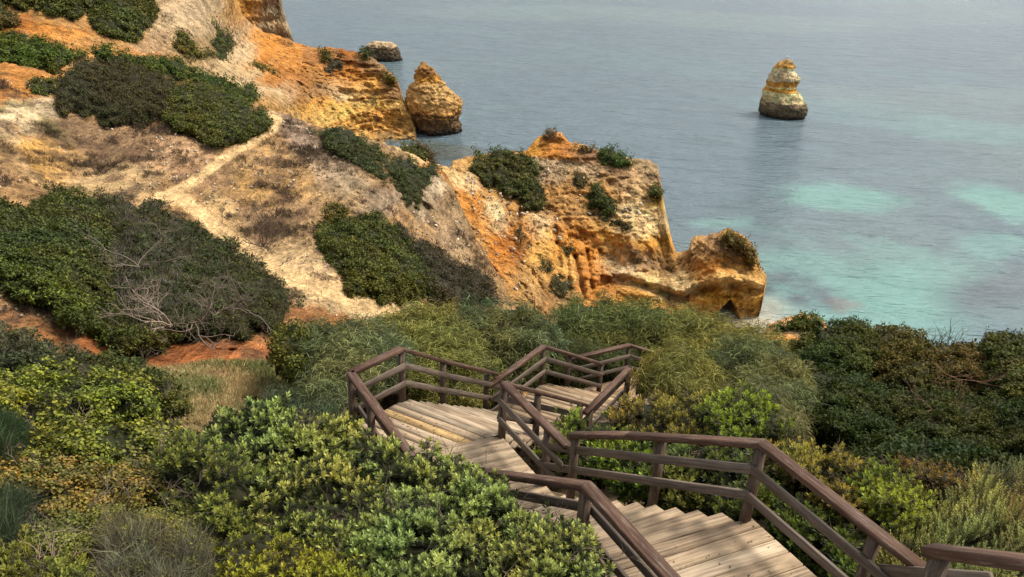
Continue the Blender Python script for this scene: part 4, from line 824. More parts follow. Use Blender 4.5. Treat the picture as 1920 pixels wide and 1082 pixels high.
far('grey brown twiggy shrub on the right flank of the hillside mound', [(745, 418), (790, 450), (850, 478), (900, 508), (950, 558), (942, 580), (860, 584), (800, 575), (790, 500), (740, 440)], hil, SH, **{**MX, 'base': (.05, .042, .028), 'tip': (.10, .085, .055)}, mix=[('twigfar', 12, .45, *BRN, None)])
far('small yellowish shrub above the hillside mound', [(600, 385), (625, 374), (655, 378), (662, 395), (640, 404), (610, 408)], hil, SH, H=.8, jag=4, base=(.06, .055, .015), tip=(.20, .17, .04))
far('broad green shrub covering the left end of the big mound', [(-190, 385), (0, 382), (50, 371), (100, 353), (150, 349), (215, 362), (235, 420), (240, 500), (220, 580), (200, 640), (150, 622), (110, 600), (60, 580), (0, 552), (-190, 548)], hil, SH, **{**MX, 'H': 2.8, 'Wpx': 38, 'lobe': 42, 'base': (.03, .042, .014), 'tip': (.115, .13, .04)}, mix=[('clump', 9, .3, (.045, .07, .014), (.17, .20, .03), [(-190, 460), (120, 480), (200, 560), (200, 640), (60, 580), (-190, 540)])])
far('dark green shrub with dead twigs over the crown of the big mound', [(190, 360), (240, 362), (300, 384), (380, 420), (440, 460), (470, 520), (450, 595), (400, 622), (330, 645), (270, 662), (215, 652), (200, 560), (185, 450)], hil, SH, **{**MX, 'H': 3., 'Wpx': 38, 'lobe': 40, 'base': (.03, .042, .016), 'tip': (.085, .10, .03)}, mix=[('twigfar', 13, .38, *GRT, [(230, 380), (330, 400), (360, 470), (330, 560), (380, 620), (280, 640), (200, 520)]), ('twigfar', 14, .25, *BRN, None)])
far('grey green shrub tapering down the right end of the big mound', [(420, 440), (470, 485), (520, 520), (562, 568), (548, 598), (500, 620), (440, 632), (395, 628), (400, 560), (400, 480)], hil, SH, **{**MX, 'H': 2.2, 'Wpx': 30, 'lobe': 36, 'base': (.032, .042, .018), 'tip': (.08, .09, .035)}, mix=[('twigfar', 12, .35, *BRN, [(420, 420), (600, 560), (560, 660), (400, 660), (400, 590), (500, 560)])])
far('olive shrub hanging over the red bank under the big mound', [(215, 600), (300, 590), (335, 630), (310, 656), (250, 666), (215, 655)], lambda X, Y: rf_hill(X, Y)-1.2, SH, **{**MX, 'H': 1.2, 'base': (.04, .045, .012), 'tip': (.14, .13, .03)})
# headland
SA = 'shrubs on the arch headland'
far('big domed dark green shrub on the left shoulder of the arch headland', [(885, 312), (900, 286), (935, 274), (985, 286), (1000, 300), (1016, 340), (1031, 370), (1028, 392), (1000, 398), (980, 396), (972, 372), (930, 356), (895, 342)], hed, SA, H=2.2, Wpx=14, **DG)
far('bright green rounded shrub on the crest of the arch headland', [(1118, 285), (1132, 270), (1150, 274), (1190, 298), (1185, 312), (1150, 317), (1125, 305)], hed, SA, H=1.4, jag=4, base=(.03, .055, .012), tip=(.11, .14, .03))
far('dark green shrub halfway down the middle of the arch headland', [(1110, 345), (1122, 340), (1140, 365), (1160, 385), (1158, 406), (1130, 402), (1098, 385)], hed, SA, H=1.2, jag=4, **DG)
far('grey olive shrub streak sloping down toward the saddle', [(1100, 388), (1130, 396), (1165, 408), (1195, 436), (1170, 434), (1130, 415)], hed, SA, H=.8, jag=4, base=(.045, .048, .025), tip=(.10, .10, .05))
far('small green shrub on the seaward cliff edge', [(1215, 356), (1228, 344), (1242, 352), (1242, 374), (1226, 378), (1216, 368)], hed, SA, H=.8, jag=3, **DG)
far('faint olive shrub on the pale ledge of the headland', [(1070, 330), (1090, 320), (1106, 335), (1100, 358), (1080, 358)], hed, SA, H=.7, jag=5, dens=.05, **OL)
far('yellow green and brown shrub capping the rock arch', [(1348, 442), (1365, 432), (1395, 446), (1418, 470), (1424, 494), (1412, 500), (1396, 486), (1380, 466), (1355, 452)], hed, SA, H=.9, jag=4, base=(.07, .055, .02), tip=(.17, .13, .045))
far('dry tuft on the highest point of the arch headland', [(1018, 254), (1028, 244), (1044, 246), (1050, 256), (1034, 260)], hed, SA, H=.4, jag=3, base=BRN[0], tip=BRN[1])
far('dry tufts right of the highest point of the arch headland', [(1078, 274), (1095, 270), (1116, 278), (1112, 288), (1090, 284)], hed, SA, H=.4, jag=4, base=BRN[0], tip=(.12, .10, .04))
for lab, px_, py_, rx_, ry_ in [('small brown shrub on the ledge above the overhang', 1195, 484, 14, 10), ('round brown shrub at the foot of the fluted cliff', 1020, 500, 20, 18), ('grey brown shrub low on the bare slope under the fluted cliff', 1050, 535, 24, 22),
                                ('dim shrub beside the fluted cliff', 1062, 460, 10, 14), ('narrow dim shrub in the orange gully', 975, 440, 9, 24)]:
    far(lab, [(px_+rx_*math.cos(t)*(1+.15*math.sin(3*t)), py_+ry_*math.sin(t)) for t in np.linspace(0, 6.28, 11)[:-1]], hed, SA, H=1.3, jag=4, dens=.16, coff=.9, base=(.05, .045, .022), tip=(.11, .095, .045))
# sandstone outcrop and the dark thicket at right
SR = 'dense shrubs at the right'
RK = dict(kind='clump', scale=7.5, dens=.11, amp=.8, lobe=52, Wpx=26, jag=9, H=2.0, thick=1.2, corestep=5)
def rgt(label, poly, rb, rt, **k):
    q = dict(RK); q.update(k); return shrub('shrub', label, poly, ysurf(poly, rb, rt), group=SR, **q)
rgt('light green low shrub topping the sandstone outcrop above the beach', [(1440, 614), (1480, 597), (1510, 586), (1546, 595), (1546, 612), (1520, 620), (1480, 618), (1446, 626)], 28.2, 29.6, H=.6, Wpx=8, lobe=16, scale=6, dens=.09, jag=4, base=(.045, .06, .018), tip=(.15, .17, .045))
rgt('dark green shrub in front of the sandstone outcrop', [(1475, 640), (1530, 618), (1566, 640), (1555, 690), (1490, 705), (1462, 672)], 21, 24.5, **DG)
rgt('dark shrub with a rounded crown against the turquoise water', [(1500, 650), (1560, 606), (1600, 600), (1645, 622), (1665, 680), (1600, 722), (1530, 705), (1490, 675)], 19, 24, base=(.028, .042, .013), tip=(.09, .105, .03))
rgt('olive brown topped shrub against the water, second from the outcrop', [(1610, 640), (1660, 614), (1720, 620), (1765, 652), (1785, 722), (1700, 765), (1620, 745), (1580, 700)], 18.5, 24, base=(.035, .04, .013), tip=(.13, .105, .03))
rgt('rusty topped shrub below the bare twigs at the skyline', [(1740, 655), (1800, 644), (1850, 652), (1875, 722), (1800, 765), (1725, 735)], 18, 23, base=(.04, .04, .015), tip=(.14, .10, .035))
rgt('dark shrub at the right edge against the water', [(1840, 634), (1920, 630), (2120, 640), (2120, 770), (1900, 785), (1835, 725)], 17, 23, base=(.03, .042, .014), tip=(.10, .105, .03))
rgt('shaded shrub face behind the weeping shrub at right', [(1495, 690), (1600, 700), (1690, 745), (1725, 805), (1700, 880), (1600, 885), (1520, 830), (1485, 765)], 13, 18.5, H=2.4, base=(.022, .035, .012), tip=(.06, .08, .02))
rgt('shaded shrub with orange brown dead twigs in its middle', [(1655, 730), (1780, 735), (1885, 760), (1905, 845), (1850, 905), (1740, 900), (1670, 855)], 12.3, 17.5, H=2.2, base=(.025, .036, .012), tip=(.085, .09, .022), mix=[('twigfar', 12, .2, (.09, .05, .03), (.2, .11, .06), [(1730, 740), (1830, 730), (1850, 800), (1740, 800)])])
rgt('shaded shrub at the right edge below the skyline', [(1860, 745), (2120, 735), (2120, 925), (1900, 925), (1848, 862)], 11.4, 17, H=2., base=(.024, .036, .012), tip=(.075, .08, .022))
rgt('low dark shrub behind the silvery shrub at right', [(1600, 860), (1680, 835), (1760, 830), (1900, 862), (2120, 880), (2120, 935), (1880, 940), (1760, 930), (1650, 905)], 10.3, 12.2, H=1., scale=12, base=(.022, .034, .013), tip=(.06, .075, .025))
# weeping shrubs behind the stairway
SW = 'weeping narrow leaved shrubs behind the stairway'
WK = dict(kind='weep', scale=17, dens=.034, lobe=46, Wpx=22, jag=12, H=1.3, thick=1.2, corestep=6, upw=.9, ragged=.9, base=(.055, .07, .035), tip=(.17, .18, .085), core=(.04, .045, .022), coff=.35, amp=.5)
def weep(label, poly, rb, rt, rx=0, **k):
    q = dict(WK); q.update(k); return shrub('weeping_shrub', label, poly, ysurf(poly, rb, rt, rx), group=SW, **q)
YW = dict(base=(.08, .085, .022), tip=(.36, .33, .11)); BW = dict(base=(.045, .06, .028), tip=(.27, .29, .14))
weep('round yellow green shrub beside the dry grass, leftmost of the weeping shrubs', [(503, 625), (540, 600), (590, 603), (615, 640), (605, 700), (560, 716), (510, 692), (497, 655)], 14.5, 17, kind='clump', scale=9, dens=.05, base=(.05, .055, .012), tip=(.17, .155, .03))
weep('blue green weeping shrub left of the viewing platform', [(565, 640), (600, 600), (650, 592), (720, 605), (765, 650), (745, 710), (670, 760), (650, 812), (590, 815), (535, 790), (540, 740), (570, 700)], 11.8, 16.8, **BW)
weep('low dark shrub at the edge of the dry grass beside the platform', [(488, 752), (510, 735), (560, 735), (610, 760), (660, 790), (665, 825), (570, 810), (500, 795)], 11.2, 12.6, H=.7, base=(.03, .042, .025), tip=(.10, .12, .06))
weep('yellowish weeping shrub behind the near platform corner', [(690, 610), (770, 572), (850, 580), (905, 620), (945, 700), (900, 790), (820, 760), (750, 740), (700, 680)], 14.3, 19, **YW)
weep('tall blue green weeping shrub with hanging leaves behind the middle railing', [(835, 590), (900, 563), (960, 570), (1035, 600), (1062, 640), (1020, 700), (960, 760), (890, 760), (855, 670)], 16.8, 19.5, H=1.5, **BW)
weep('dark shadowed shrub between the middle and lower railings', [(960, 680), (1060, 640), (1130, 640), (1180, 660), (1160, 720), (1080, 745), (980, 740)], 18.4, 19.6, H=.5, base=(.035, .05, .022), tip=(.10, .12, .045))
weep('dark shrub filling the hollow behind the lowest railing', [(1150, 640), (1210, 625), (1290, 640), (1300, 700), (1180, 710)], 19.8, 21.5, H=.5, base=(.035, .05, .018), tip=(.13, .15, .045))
weep('green weeping shrub under the overhanging cliff', [(1040, 600), (1070, 570), (1120, 557), (1200, 568), (1275, 585), (1305, 620), (1250, 665), (1150, 670), (1085, 672), (1040, 650)], 20.5, 24, base=(.05, .065, .022), tip=(.24, .24, .08))
weep('pale green weeping shrub in front of the rock arch base', [(1235, 600), (1300, 584), (1340, 600), (1420, 606), (1470, 640), (1450, 710), (1350, 705), (1280, 690), (1230, 650)], 18.5, 23, **YW)
weep('fuzzy golden shrub covering the end of the lowest railing', [(1182, 705), (1212, 672), (1245, 640), (1300, 645), (1355, 685), (1390, 745), (1310, 780), (1225, 760), (1190, 720)], 13.6, 16.2, H=1.2, **YW)
weep('grey green weeping shrub on the left of the dark thicket', [(1320, 660), (1400, 630), (1470, 655), (1525, 700), (1535, 760), (1500, 815), (1420, 790), (1350, 745)], 13.2, 17.2, base=(.06, .07, .03), tip=(.29, .28, .12))
weep('pale hanging grassy shrub above the bright green shrub', [(1360, 715), (1440, 715), (1500, 770), (1525, 830), (1500, 850), (1440, 820), (1370, 780)], 11.2, 12.8, H=.9, droop=None, base=(.09, .09, .04), tip=(.27, .25, .12)) if False else weep('pale hanging grassy shrub above the bright green shrub', [(1360, 715), (1440, 715), (1500, 770), (1525, 830), (1500, 850), (1440, 820), (1370, 780)], 11.2, 12.8, H=.9, base=(.08, .085, .04), tip=(.25, .24, .12))
# waxy leaved shrubs close to the stairway
SL = 'waxy leaved shrubs around the stairway'
LK = dict(kind='sprig', scale=14, dens=.030, lobe=66, Wpx=34, jag=14, H=.75, thick=.5, corestep=8, upw=.95, ragged=1.1, base=(.026, .042, .012), tip=(.42, .46, .16), core=(.024, .024, .012), mat=M_GLOSS, amp=.8, tipvar=.6, coff=.36, gapk=.9, stems=6)
def wax(label, poly, rb, rt, rx=0, **k):
    q = dict(LK); q.update(k); return shrub('shrub', label, poly, ysurf(poly, rb, rt, rx), group=SL, **q)
RT_ = dict(base=(.05, .05, .014), tip=(.34, .28, .07)); GT = dict(base=(.035, .055, .01), tip=(.30, .36, .05)); BY = dict(base=(.06, .075, .01), tip=(.36, .38, .06))
wax('bright green shrub between the landing and the lower flight', [(1008, 812), (1050, 780), (1110, 774), (1160, 788), (1200, 822), (1170, 862), (1080, 868), (1015, 845)], 9.9, 11.2, scale=11, **BY)
wax('shrub with rust tinted tips behind the long stair handrail', [(1145, 780), (1180, 742), (1250, 744), (1330, 740), (1355, 790), (1330, 838), (1200, 838), (1140, 822)], 10.2, 12.2, scale=11, dens=.04, **RT_)
wax('fresh green shrub under the pale hanging shrub', [(1305, 765), (1350, 736), (1420, 740), (1462, 780), (1475, 832), (1405, 850), (1320, 840)], 9.7, 11.4, scale=12, **GT)
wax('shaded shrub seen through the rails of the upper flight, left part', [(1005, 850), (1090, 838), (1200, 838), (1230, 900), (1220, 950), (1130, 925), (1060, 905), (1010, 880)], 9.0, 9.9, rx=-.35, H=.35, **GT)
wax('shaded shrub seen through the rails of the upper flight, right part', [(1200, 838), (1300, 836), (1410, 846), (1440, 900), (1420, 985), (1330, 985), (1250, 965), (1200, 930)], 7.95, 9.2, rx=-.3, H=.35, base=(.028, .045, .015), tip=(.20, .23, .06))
wax('yellow tipped shrub just right of the landing corner post', [(1425, 835), (1500, 830), (1570, 850), (1620, 880), (1650, 930), (1600, 985), (1520, 960), (1440, 900)], 7.7, 9.4, scale=12, dens=.04, **RT_)
wax('dark green shrub below the rails beside the upper landing', [(1410, 890), (1480, 920), (1560, 970), (1660, 1040), (1700, 1150), (1580, 1160), (1500, 1075), (1440, 1010), (1405, 960)], 6.75, 8.0, H=.3, dens=.035, base=(.022, .04, .014), tip=(.13, .18, .04))
wax('bright yellow green shrub right of the landing railing', [(1570, 890), (1640, 862), (1700, 878), (1745, 930), (1750, 1000), (1700, 1045), (1625, 1000), (1585, 940)], 7.4, 9.2, scale=11, dens=.042, **BY)
wax('reddish tipped shrub at the edge of the dark thicket', [(1690, 868), (1770, 872), (1835, 895), (1810, 960), (1740, 965), (1695, 915)], 8.9, 10.3, kind='sprig_s', scale=9, dens=.05, base=(.06, .04, .018), tip=(.26, .17, .045))
wax('shrub hugging the left foot of the platform railing', [(515, 800), (560, 768), (620, 783), (668, 798), (700, 830), (680, 885), (610, 905), (540, 880)], 8.6, 9.6, **LK and {})
wax('shrub covering the near corner of the walkway', [(665, 850), (690, 815), (745, 846), (800, 838), (850, 862), (905, 888), (900, 950), (790, 990), (690, 940)], 6.8, 7.85)
wax('shrub pressing against the short upper handrail', [(850, 900), (880, 880), (935, 903), (962, 930), (995, 965), (1065, 982), (1075, 1040), (960, 1070), (880, 1010), (845, 950)], 5.35, 6.55, H=.4)
wax('shrub at the bottom edge beside the landing post', [(930, 1030), (1000, 995), (1060, 982), (1108, 1008), (1135, 1045), (1160, 1150), (900, 1160)], 4.5, 5.25, H=.35)
wax('shrub with pale rosettes between the dry grass and the walkway', [(365, 800), (420, 768), (520, 764), (600, 786), (630, 860), (570, 935), (440, 930), (380, 870)], 7.7, 9.4)
wax('dark hearted shrub left of centre at the bottom', [(290, 860), (350, 820), (420, 830), (480, 880), (530, 960), (500, 1040), (390, 1030), (300, 960)], 6.0, 7.8, tip=(.24, .27, .07))
wax('broad shrub with pale grey green rosettes in the centre foreground', [(470, 910), (560, 870), (650, 870), (730, 925), (770, 1000), (720, 1070), (580, 1080), (480, 1010)], 5.7, 7.2, tip=(.42, .43, .14))
wax('deep green foreground shrub right of centre at the bottom', [(640, 1030), (720, 935), (820, 935), (900, 975), (960, 1050), (940, 1160), (640, 1160)], 4.6, 6.1)
wax('shadowy yellow green shrub at the bottom centre', [(380, 1030), (470, 1000), (600, 1020), (700, 1040), (740, 1160), (370, 1160)], 4.5, 5.4, kind='sprig_s', scale=12, tip=(.30, .30, .035), base=(.035, .04, .008))
# undergrowth on the near left slope
SU = 'low shrubs of the left slope'
def low_(label, poly, rb, rt, **k):
    q = dict(LK); q.update(dict(kind='broad', scale=12, dens=.036, lobe=46, H=.8, jag=12)); q.update(k); return shrub('shrub', label, poly, ysurf(poly, rb, rt), group=SU, **q)
low_('grey green twiggy shrub at the left edge below the red bank', [(-190, 612), (0, 610), (60, 625), (130, 652), (210, 672), (190, 710), (100, 730), (-190, 745)], 11.5, 14.5, kind='clump', scale=9, dens=.05, base=(.035, .042, .02), tip=(.11, .115, .05), mat=M_LEAF, mix=[('twigfar', 12, .3, *GRT, None)])
low_('dark olive shrub bordering the dry grass', [(140, 672), (200, 665), (270, 680), (330, 710), (362, 748), (350, 785), (290, 780), (230, 745), (160, 715)], 11., 13.4, kind='clump', scale=9, dens=.05, base=(.03, .042, .015), tip=(.11, .12, .03), mat=M_LEAF)
low_('large yellow green leafy shrub at left, upper part', [(-190, 712), (40, 695), (140, 682), (220, 690), (290, 722), (320, 775), (250, 800), (120, 790), (-190, 800)], 9.6, 12., base=(.05, .07, .01), tip=(.30, .31, .03), scale=9, dens=.045)
low_('large yellow green leafy shrub at left, lower part', [(30, 790), (140, 775), (250, 785), (330, 790), (350, 840), (260, 880), (130, 880), (40, 862)], 8.0, 10., base=(.04, .055, .01), tip=(.27, .27, .035), scale=11)
low_('blue green feathery clump at the left edge', [(-190, 785), (0, 778), (36, 800), (50, 850), (20, 878), (-190, 880)], 7.9, 9., kind='feather', scale=20, dens=.06, base=(.02, .038, .022), tip=(.06, .10, .05), mat=M_LEAF, lobe=60)
low_('rust and yellow flecked low shrub at left', [(-190, 862), (100, 850), (220, 862), (320, 860), (340, 930), (300, 985), (150, 1000), (-190, 975)], 6.4, 8.2, base=(.055, .06, .018), tip=(.25, .22, .055), scale=10, dens=.05, mix=[('small', 13, .25, (.12, .07, .02), (.36, .22, .04), None), ('spike', 26, .05, (.14, .10, .06), (.30, .24, .15), None)])
low_('orange yellow flowering clump at the left edge', [(-190, 885), (20, 876), (58, 900), (44, 940), (-190, 950)], 6.6, 7.2, H=.25, base=(.10, .08, .015), tip=(.42, .28, .04), scale=9, dens=.05)
low_('tufted blue grey grass at the left edge', [(-190, 940), (0, 932), (46, 958), (62, 1010), (30, 1050), (-190, 1060)], 5.6, 6.3, kind='spike', scale=40, dens=.05, base=(.035, .05, .035), tip=(.11, .13, .09), mat=M_LEAF, H=.3)
low_('yellow green small leaved shrub above the grey broom', [(40, 985), (130, 955), (250, 945), (350, 965), (410, 1010), (370, 1080), (180, 1090), (40, 1070)], 5.2, 6.4, kind='small', scale=12, dens=.045, base=(.04, .05, .012), tip=(.20, .20, .04))
low_('grey silvery broom shrub at the bottom left', [(180, 1040), (210, 1000), (260, 975), (330, 985), (375, 1015), (400, 1070), (410, 1160), (170, 1160)], 4.35, 4.9, kind='spike', scale=34, dens=.042, base=(.085, .08, .05), tip=(.24, .215, .15), H=.25, mix=[('small', 12, .3, (.05, .055, .012), (.22, .21, .05), None)], mat=M_TWIG, lobe=60, jag=30, upw=.8, amp=.9)
low_('light green shrub in the bottom left corner', [(-190, 1040), (60, 1030), (180, 1050), (210, 1160), (-190, 1160)], 4.4, 5., kind='sprig_s', scale=13, base=(.05, .06, .014), tip=(.24, .24, .045), mix=[('spike', 60, .03, (.2, .14, .1), (.38, .28, .2), None)])
# silvery shrubs at lower right
SS = 'silvery upright shrubs at lower right'
def silv(label, poly, rb, rt, **k):
    q = dict(LK); q.update(dict(kind='leafspike', scale=26, dens=.034, lobe=55, H=.6, jag=14, upw=1.6, base=(.08, .09, .03), tip=(.38, .37, .14), core=(.05, .05, .025))); q.update(k); return shrub('silvery_shrub', label, poly, ysurf(poly, rb, rt), group=SS, **q)
silv('silvery green shrub behind the end handrail at right', [(1735, 985), (1790, 935), (1850, 905), (1900, 960), (1930, 1040), (1900, 1160), (1790, 1160), (1740, 1080)], 6.0, 8.8)
silv('silvery shrub with pinkish stems at the right edge', [(1830, 925), (1880, 885), (1940, 885), (2120, 900), (2120, 1100), (1900, 1080), (1850, 1000)], 6.4, 9.6, base=(.08, .075, .04), tip=(.25, .23, .11))
silv('small silvery shrub just behind the joint of the mid rails', [(1640, 1060), (1660, 1010), (1720, 985), (1770, 1010), (1790, 1090), (1720, 1160), (1640, 1160)], 6.35, 7.6)

# ---- dead shrubs, branches, stems
def dead(name, label, px_, py_, r_, n, L_, rad, col, seed, d0=(0, 0, 1), spread=.8, group=None, depth=3, cat='dead shrub', fan=.7, npx=0):
    p0 = at_r(px_, py_, r_); o = thing(name, label, cat, tuple(p0), group); r = np.random.default_rng(seed)
    for k in range(n):
        d = np.array(d0, float)+r.normal(size=3)*fan; q = p0+np.array([r.normal(), r.normal(), 0])*L_*.05
        V, F = branchy(q, d, L_*r.uniform(.7, 1.1), rad, depth, r, spread=spread)
        mesh_obj('branch', V, F, M_TWIG, np.tile(np.array(col), (len(V), 1))*(1+.2*fbm(V*3, 2, 3))[:, None], o)
    return o
GD = 'bare dead branches on the big mound'
dead('dead_shrub', 'bleached bare branches spreading at the foot of the big mound', 318, 612, 19.3, 5, 1.1, .028, (.26, .20, .15), 5, (-.1, -.5, .5), group=GD, fan=.55)
dead('dead_shrub', 'bare branches fanning to the right above the red bank', 360, 605, 19.3, 4, 1.0, .022, (.22, .17, .13), 9, (.7, -.4, .3), group=GD, fan=.5)
dead('dead_shrub', 'thin bare branches high on the crown of the big mound', 262, 500, 24.5, 4, 1.3, .02, (.2, .16, .12), 13, (.2, -.3, .8), group=GD, fan=.55)
dead('dead_shrub', 'bare twigs on the lower right of the big mound', 470, 585, 20.3, 4, .95, .018, (.17, .135, .11), 15, (.4, -.3, .6), group=GD, fan=.6)
dead('dead_shrub', 'upright leafless shrub beside the sandy path', 495, 462, 35.5, 7, 1.3, .03, (.12, .085, .06), 21, (0, -.1, 1), fan=.5)
dead('fallen_branch', 'grey fallen branch lying where the sandy paths meet', 322, 388, 42.5, 3, 1.1, .06, (.17, .14, .12), 23, (-.8, 0, .6), fan=.3, depth=2, cat='branch')
dead('dead_shrub', 'reddish bare branches inside the dark thicket at right', 1775, 770, 14.6, 3, .8, .012, (.24, .13, .08), 27, (0, -.8, .3), fan=.7)
for k, x_ in enumerate((1722, 1742, 1758, 1775, 1793)):
    dead('bare_stems', 'bare upright stems sticking up over the thicket skyline', x_, 652, 23.2, 3, .62, .010, (.15, .10, .07), 31+k, (0, 0, 1.), fan=.3, depth=1, spread=.35, group='bare stems over the thicket', cat='dead stems')
for k, (x_, y_, r_) in enumerate([(70, 1100, 4.5), (120, 1105, 4.45)]):
    dead('dry_stems', ['dry pale stems at the bottom left corner', 'dry pinkish stems just left of the grey broom'][k], x_, y_, r_, 6, .33, .004, (.34, .24, .17), 41+k, (.1, 0, 1.), fan=.35, depth=1, spread=.5, group='dry stems in the foreground', cat='dead stems')
dead('driftwood', 'pale bare stick on the rocks near the top', 405, 27, 118, 1, 2.6, .06, (.5, .45, .38), 51, (.8, 0, .6), fan=.1, depth=0, cat='stick')

# ---- ground cover one cannot count
def hit_ground(x, y):
    lo = np.full(x.shape, 3.); hi = np.full(x.shape, 30.)
    for _ in range(26):
        mdl = (lo+hi)/2; P = at_r(x, y, mdl); up = P[:, 2] > ground_z(P[:, 0], P[:, 1])-.25; lo = np.where(up, mdl, lo); hi = np.where(up, hi, mdl)
    return at_r(x, y, lo)
gp_ = [(250, 705), (400, 688), (500, 690), (580, 700), (580, 800), (480, 820), (360, 810), (300, 760)]
n = 11000; X = rng.uniform(240, 590, n); Y = rng.uniform(660, 825, n); k = poly_dist(X, Y, gp_) > -6; X = X[k]; Y = Y[k]; P = hit_ground(X, Y); Ph = at_r(X, Y, rf_hill(X, Y)-.05); nearer = np.hypot(Ph[:, 0], Ph[:, 1]) < np.hypot(P[:, 0], P[:, 1]); P[nearer] = Ph[nearer]
cl_ = fbm(P*.9, 3, 5); kk = cl_ > -.35; P = P[kk]; cl_ = cl_[kk]; up_ = np.tile([0, 0, 1.], (len(P), 1))+rng.normal(size=(len(P), 3))*.25
gcol = np.where((cl_+.2*rng.normal(size=len(P)))[:, None] > .12, np.array((.20, .21, .08)), np.array((.44, .34, .17)))*rng.uniform(.7, 1.25, (len(P), 1))
o = scatter('dry_grass', P, up_, 'grass', .75+.4*cl_, gcol, gcol*1.9, M_TWIG); o['kind'] = 'stuff'; o['label'] = 'dry straw coloured grass on the open patch left of the stairway'; o['category'] = 'grass'
def tufts(surf, x0, x1, y0, y1, n, dens_fn, size, cols, label):
    X = rng.uniform(x0, x1, n); Y = rng.uniform(y0, y1, n); R = surf(X, Y); P = at_r(X, Y, R-.25); k = rng.uniform(size=n) < dens_fn(X, Y, P); P = P[k]; X = X[k]; Y = Y[k]
    dist = np.linalg.norm(P-np.array([0, 0, CAM_H]), axis=1); ax = np.tile([0, -.35, 1.], (len(P), 1))+rng.normal(size=(len(P), 3))*.35
    ci = rng.integers(0, len(cols), len(P)); b = np.array([c[0] for c in cols])[ci]; t = np.array([c[1] for c in cols])[ci]
    o = scatter('dry_scrub', P, ax, 'tuft', size*dist/FPX/TMR['tuft'], b, t, M_TWIG); o['kind'] = 'stuff'; o['label'] = label; o['category'] = 'scrub'; return o
hill_poly = [(-80, 120), (100, 150), (300, 180), (520, 220), (760, 290), (830, 330), (880, 430), (950, 565), (900, 600), (640, 600), (300, 640), (-80, 600)]
def dn(X, Y, P):
    f = sm(fbm(P*.35, 4, 201), -.05, .4)*sm(fbm(P*1.4, 3, 203), -.2, .3); p = sm(np.minimum(line_dist(X, Y, PATH1)-2, line_dist(X, Y, PATH2)-8), 4, 16)
    pale = 1-.8*np.exp(-(((X-620)/80)**2+((Y-540)/26)**2))-.7*np.exp(-(((X-20)/60)**2+((Y-225)/30)**2)); return f*p*pale*(poly_dist(X, Y, hill_poly) > 0)*.9
CC_ = [((.085, .06, .045), (.17, .115, .08)), ((.10, .07, .045), (.20, .14, .08)), ((.07, .065, .03), (.14, .12, .05)), ((.11, .07, .06), (.19, .13, .105))]
tufts(hil, -80, 1000, 110, 650, 90000, dn, 7.5, CC_, 'brown dry scrub dotted over the bare hillside')
hd_poly = [(860, 310), (1000, 300), (1230, 320), (1240, 400), (1200, 440), (1120, 400), (1080, 420), (1040, 480), (1080, 570), (960, 590), (900, 480)]
tufts(hed, 840, 1440, 250, 600, 9000, lambda X, Y, P: (poly_dist(X, Y, hd_poly) > 0)*sm(fbm(P*.3, 3, 211), .0, .35)*.6+.5*(line_dist(X, Y, [(1160, 470), (1260, 492), (1300, 500)]) < 9)+.4*(line_dist(X, Y, [(1300, 470), (1350, 460), (1400, 500)]) < 8), 6, CC_, 'brown dry scrub on the ledges of the arch headland')
tufts(mid, -80, 760, -80, 260, 16000, lambda X, Y, P: sm(fbm(P*.2, 3, 221), .0, .35)*.55*sm(Y, 280, 190)*(poly_dist(X, Y, [(-80, -80), (425, -80), (455, 35), (552, 84), (648, 100), (715, 128), (770, 218), (740, 262), (-80, 262)]) > 0), 5.5, CC_, 'brown dry scrub on the far slopes')
def stones(surf, x0, x1, y0, y1, n, poly, px_, label):
    X = rng.uniform(x0, x1, n); Y = rng.uniform(y0, y1, n); P = at_r(X, Y, surf(X, Y)-.2); k = (poly_dist(X, Y, poly) > 4) & (line_dist(X, Y, PATH1) > 10) & (line_dist(X, Y, PATH2) > 22) & (fbm(P*.3, 3, 231) > -.1); P = P[k]
    dist = np.linalg.norm(P-np.array([0, 0, CAM_H]), axis=1); c = np.array((.72, .58, .42))*rng.uniform(.6, 1.25, (len(P), 1)); sz = px_*rng.uniform(.5, 1., len(P))**2*1.6
    o = scatter('loose_stones', P, rng.normal(size=(len(P), 3)), 'stone', sz*dist/FPX, c, c, M_HILL); o['kind'] = 'stuff'; o['label'] = label; o['category'] = 'stones'
stones(hil, -80, 1000, 110, 650, 5200, hill_poly, 3.6, 'loose pale stones scattered over the near hillside')
stones(hed, 840, 1440, 250, 600, 1500, hd_poly, 5, 'loose stones on the slopes of the arch headland')
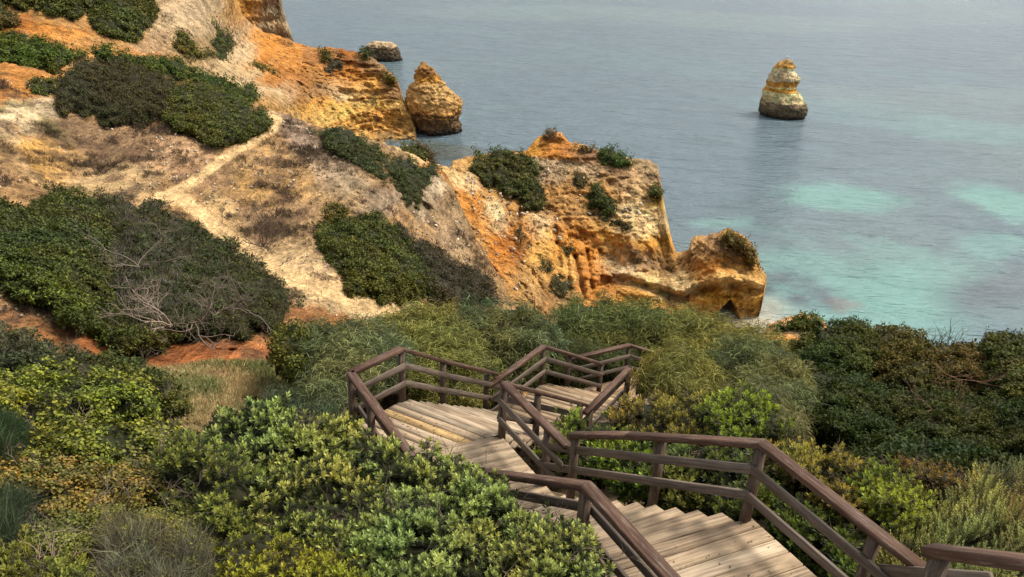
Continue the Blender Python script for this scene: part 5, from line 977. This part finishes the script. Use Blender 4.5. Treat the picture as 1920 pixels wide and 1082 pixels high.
# leaf litter blown onto the landings
lit = []
for poly_, z_, n_ in ((L1poly, zL, 150), ([xy(a_), xy(b_), xy(m945), kL], zA, 130), ([kA, wEnd, wEnd+dv*tt, kL], zA, 120)):
    pp = np.array(poly_); ww_ = rng.dirichlet(np.ones(len(pp))*.8, n_); q = ww_@pp; lit.append(np.c_[q, np.full(n_, z_+.006)])
lit = np.concatenate(lit); TM['litter'] = [(lambda r: (np.array([(-.5, 0, 0), (0, -.28, .1), (.55, 0, .05), (0, .25, .02)])*r.uniform(.7, 1.2), np.array([[0, 1, 2, 3]]), np.full(4, .5), np.zeros(4, int)))(np.random.default_rng(400+k)) for k in range(4)]
cc = np.array([(.16, .09, .04), (.22, .15, .06), (.10, .07, .04), (.12, .13, .05)])[rng.integers(0, 4, len(lit))]
o = scatter('fallen_leaves', lit, np.tile([0, 0, 1.], (len(lit), 1))+rng.normal(size=(len(lit), 3))*.2, 'litter', .035, cc, cc, M_TWIG); o['kind'] = 'stuff'; o['label'] = 'small dry leaves blown onto the wooden landings'; o['category'] = 'leaf litter'
# stone strip of the old path beside the grass
pq = hit_ground(np.array([446., 512., 508., 440.]), np.array([676., 682., 694., 688.])); pm = []
for q in pq: pm.append(q+np.array([0, 0, .34]))
V = np.array(pm+[q-np.array([0, 0, .5]) for q in pm]); structure(mesh_obj('path', V, [(0, 1, 2, 3), (7, 6, 5, 4), (0, 4, 5, 1), (1, 5, 6, 2), (2, 6, 7, 3), (3, 7, 4, 0)], M_NEAR, np.tile((.28, .27, .26), (8, 1))))
# gulls on the stack
def gull(label, P, rz_, s=1.):
    nodes = [(0, -.18, .22), (0, -.08, .23), (0, .06, .27), (0, .14, .34), (0, .18, .42), (0, .23, .43)]; rad = [.015, .055, .085, .05, .04, .012]
    o = thing('gull', label, 'bird', tuple(P), 'birds perched on the sea stack'); o.rotation_euler = (0, 0, rz_)
    V, F = tube(np.array(nodes)*s*1.5, np.array(rad)*s*1.5, 10); me = mesh_obj('body', V+np.array(P), F, M_TWIG, np.tile((.75, .73, .68), (len(V), 1)), o, smooth=True)
    for sx_ in (-1, 1):
        v, f = tube(np.array([(.03*sx_, 0, .24), (.03*sx_, 0, -.02)])*s*1.5, [.012, .010], 5); mesh_obj('leg', v+np.array(P), f, M_TWIG, np.tile((.4, .25, .08), (len(v), 1)), o)
        v, f = tube(np.array([(.06*sx_, .08, .30), (.085*sx_, -.04, .27), (.04*sx_, -.22, .24)])*s*1.5, [.02, .05, .008], 6); mesh_obj('wing', v+np.array(P), f, M_TWIG, np.tile((.35, .36, .38), (len(v), 1)), o)
tp = V1[0].mean(0); zt = V1[0][:, 2].max()
gull('white gull standing on the very tip of the tall sea stack', (tp[0], tp[1], zt-.05), 1.0)
tp2 = V1[6][20]; gull('darker gull perched just below the tip of the tall sea stack', (tp2[0], tp2[1], tp2[2]), 2.4, .9)
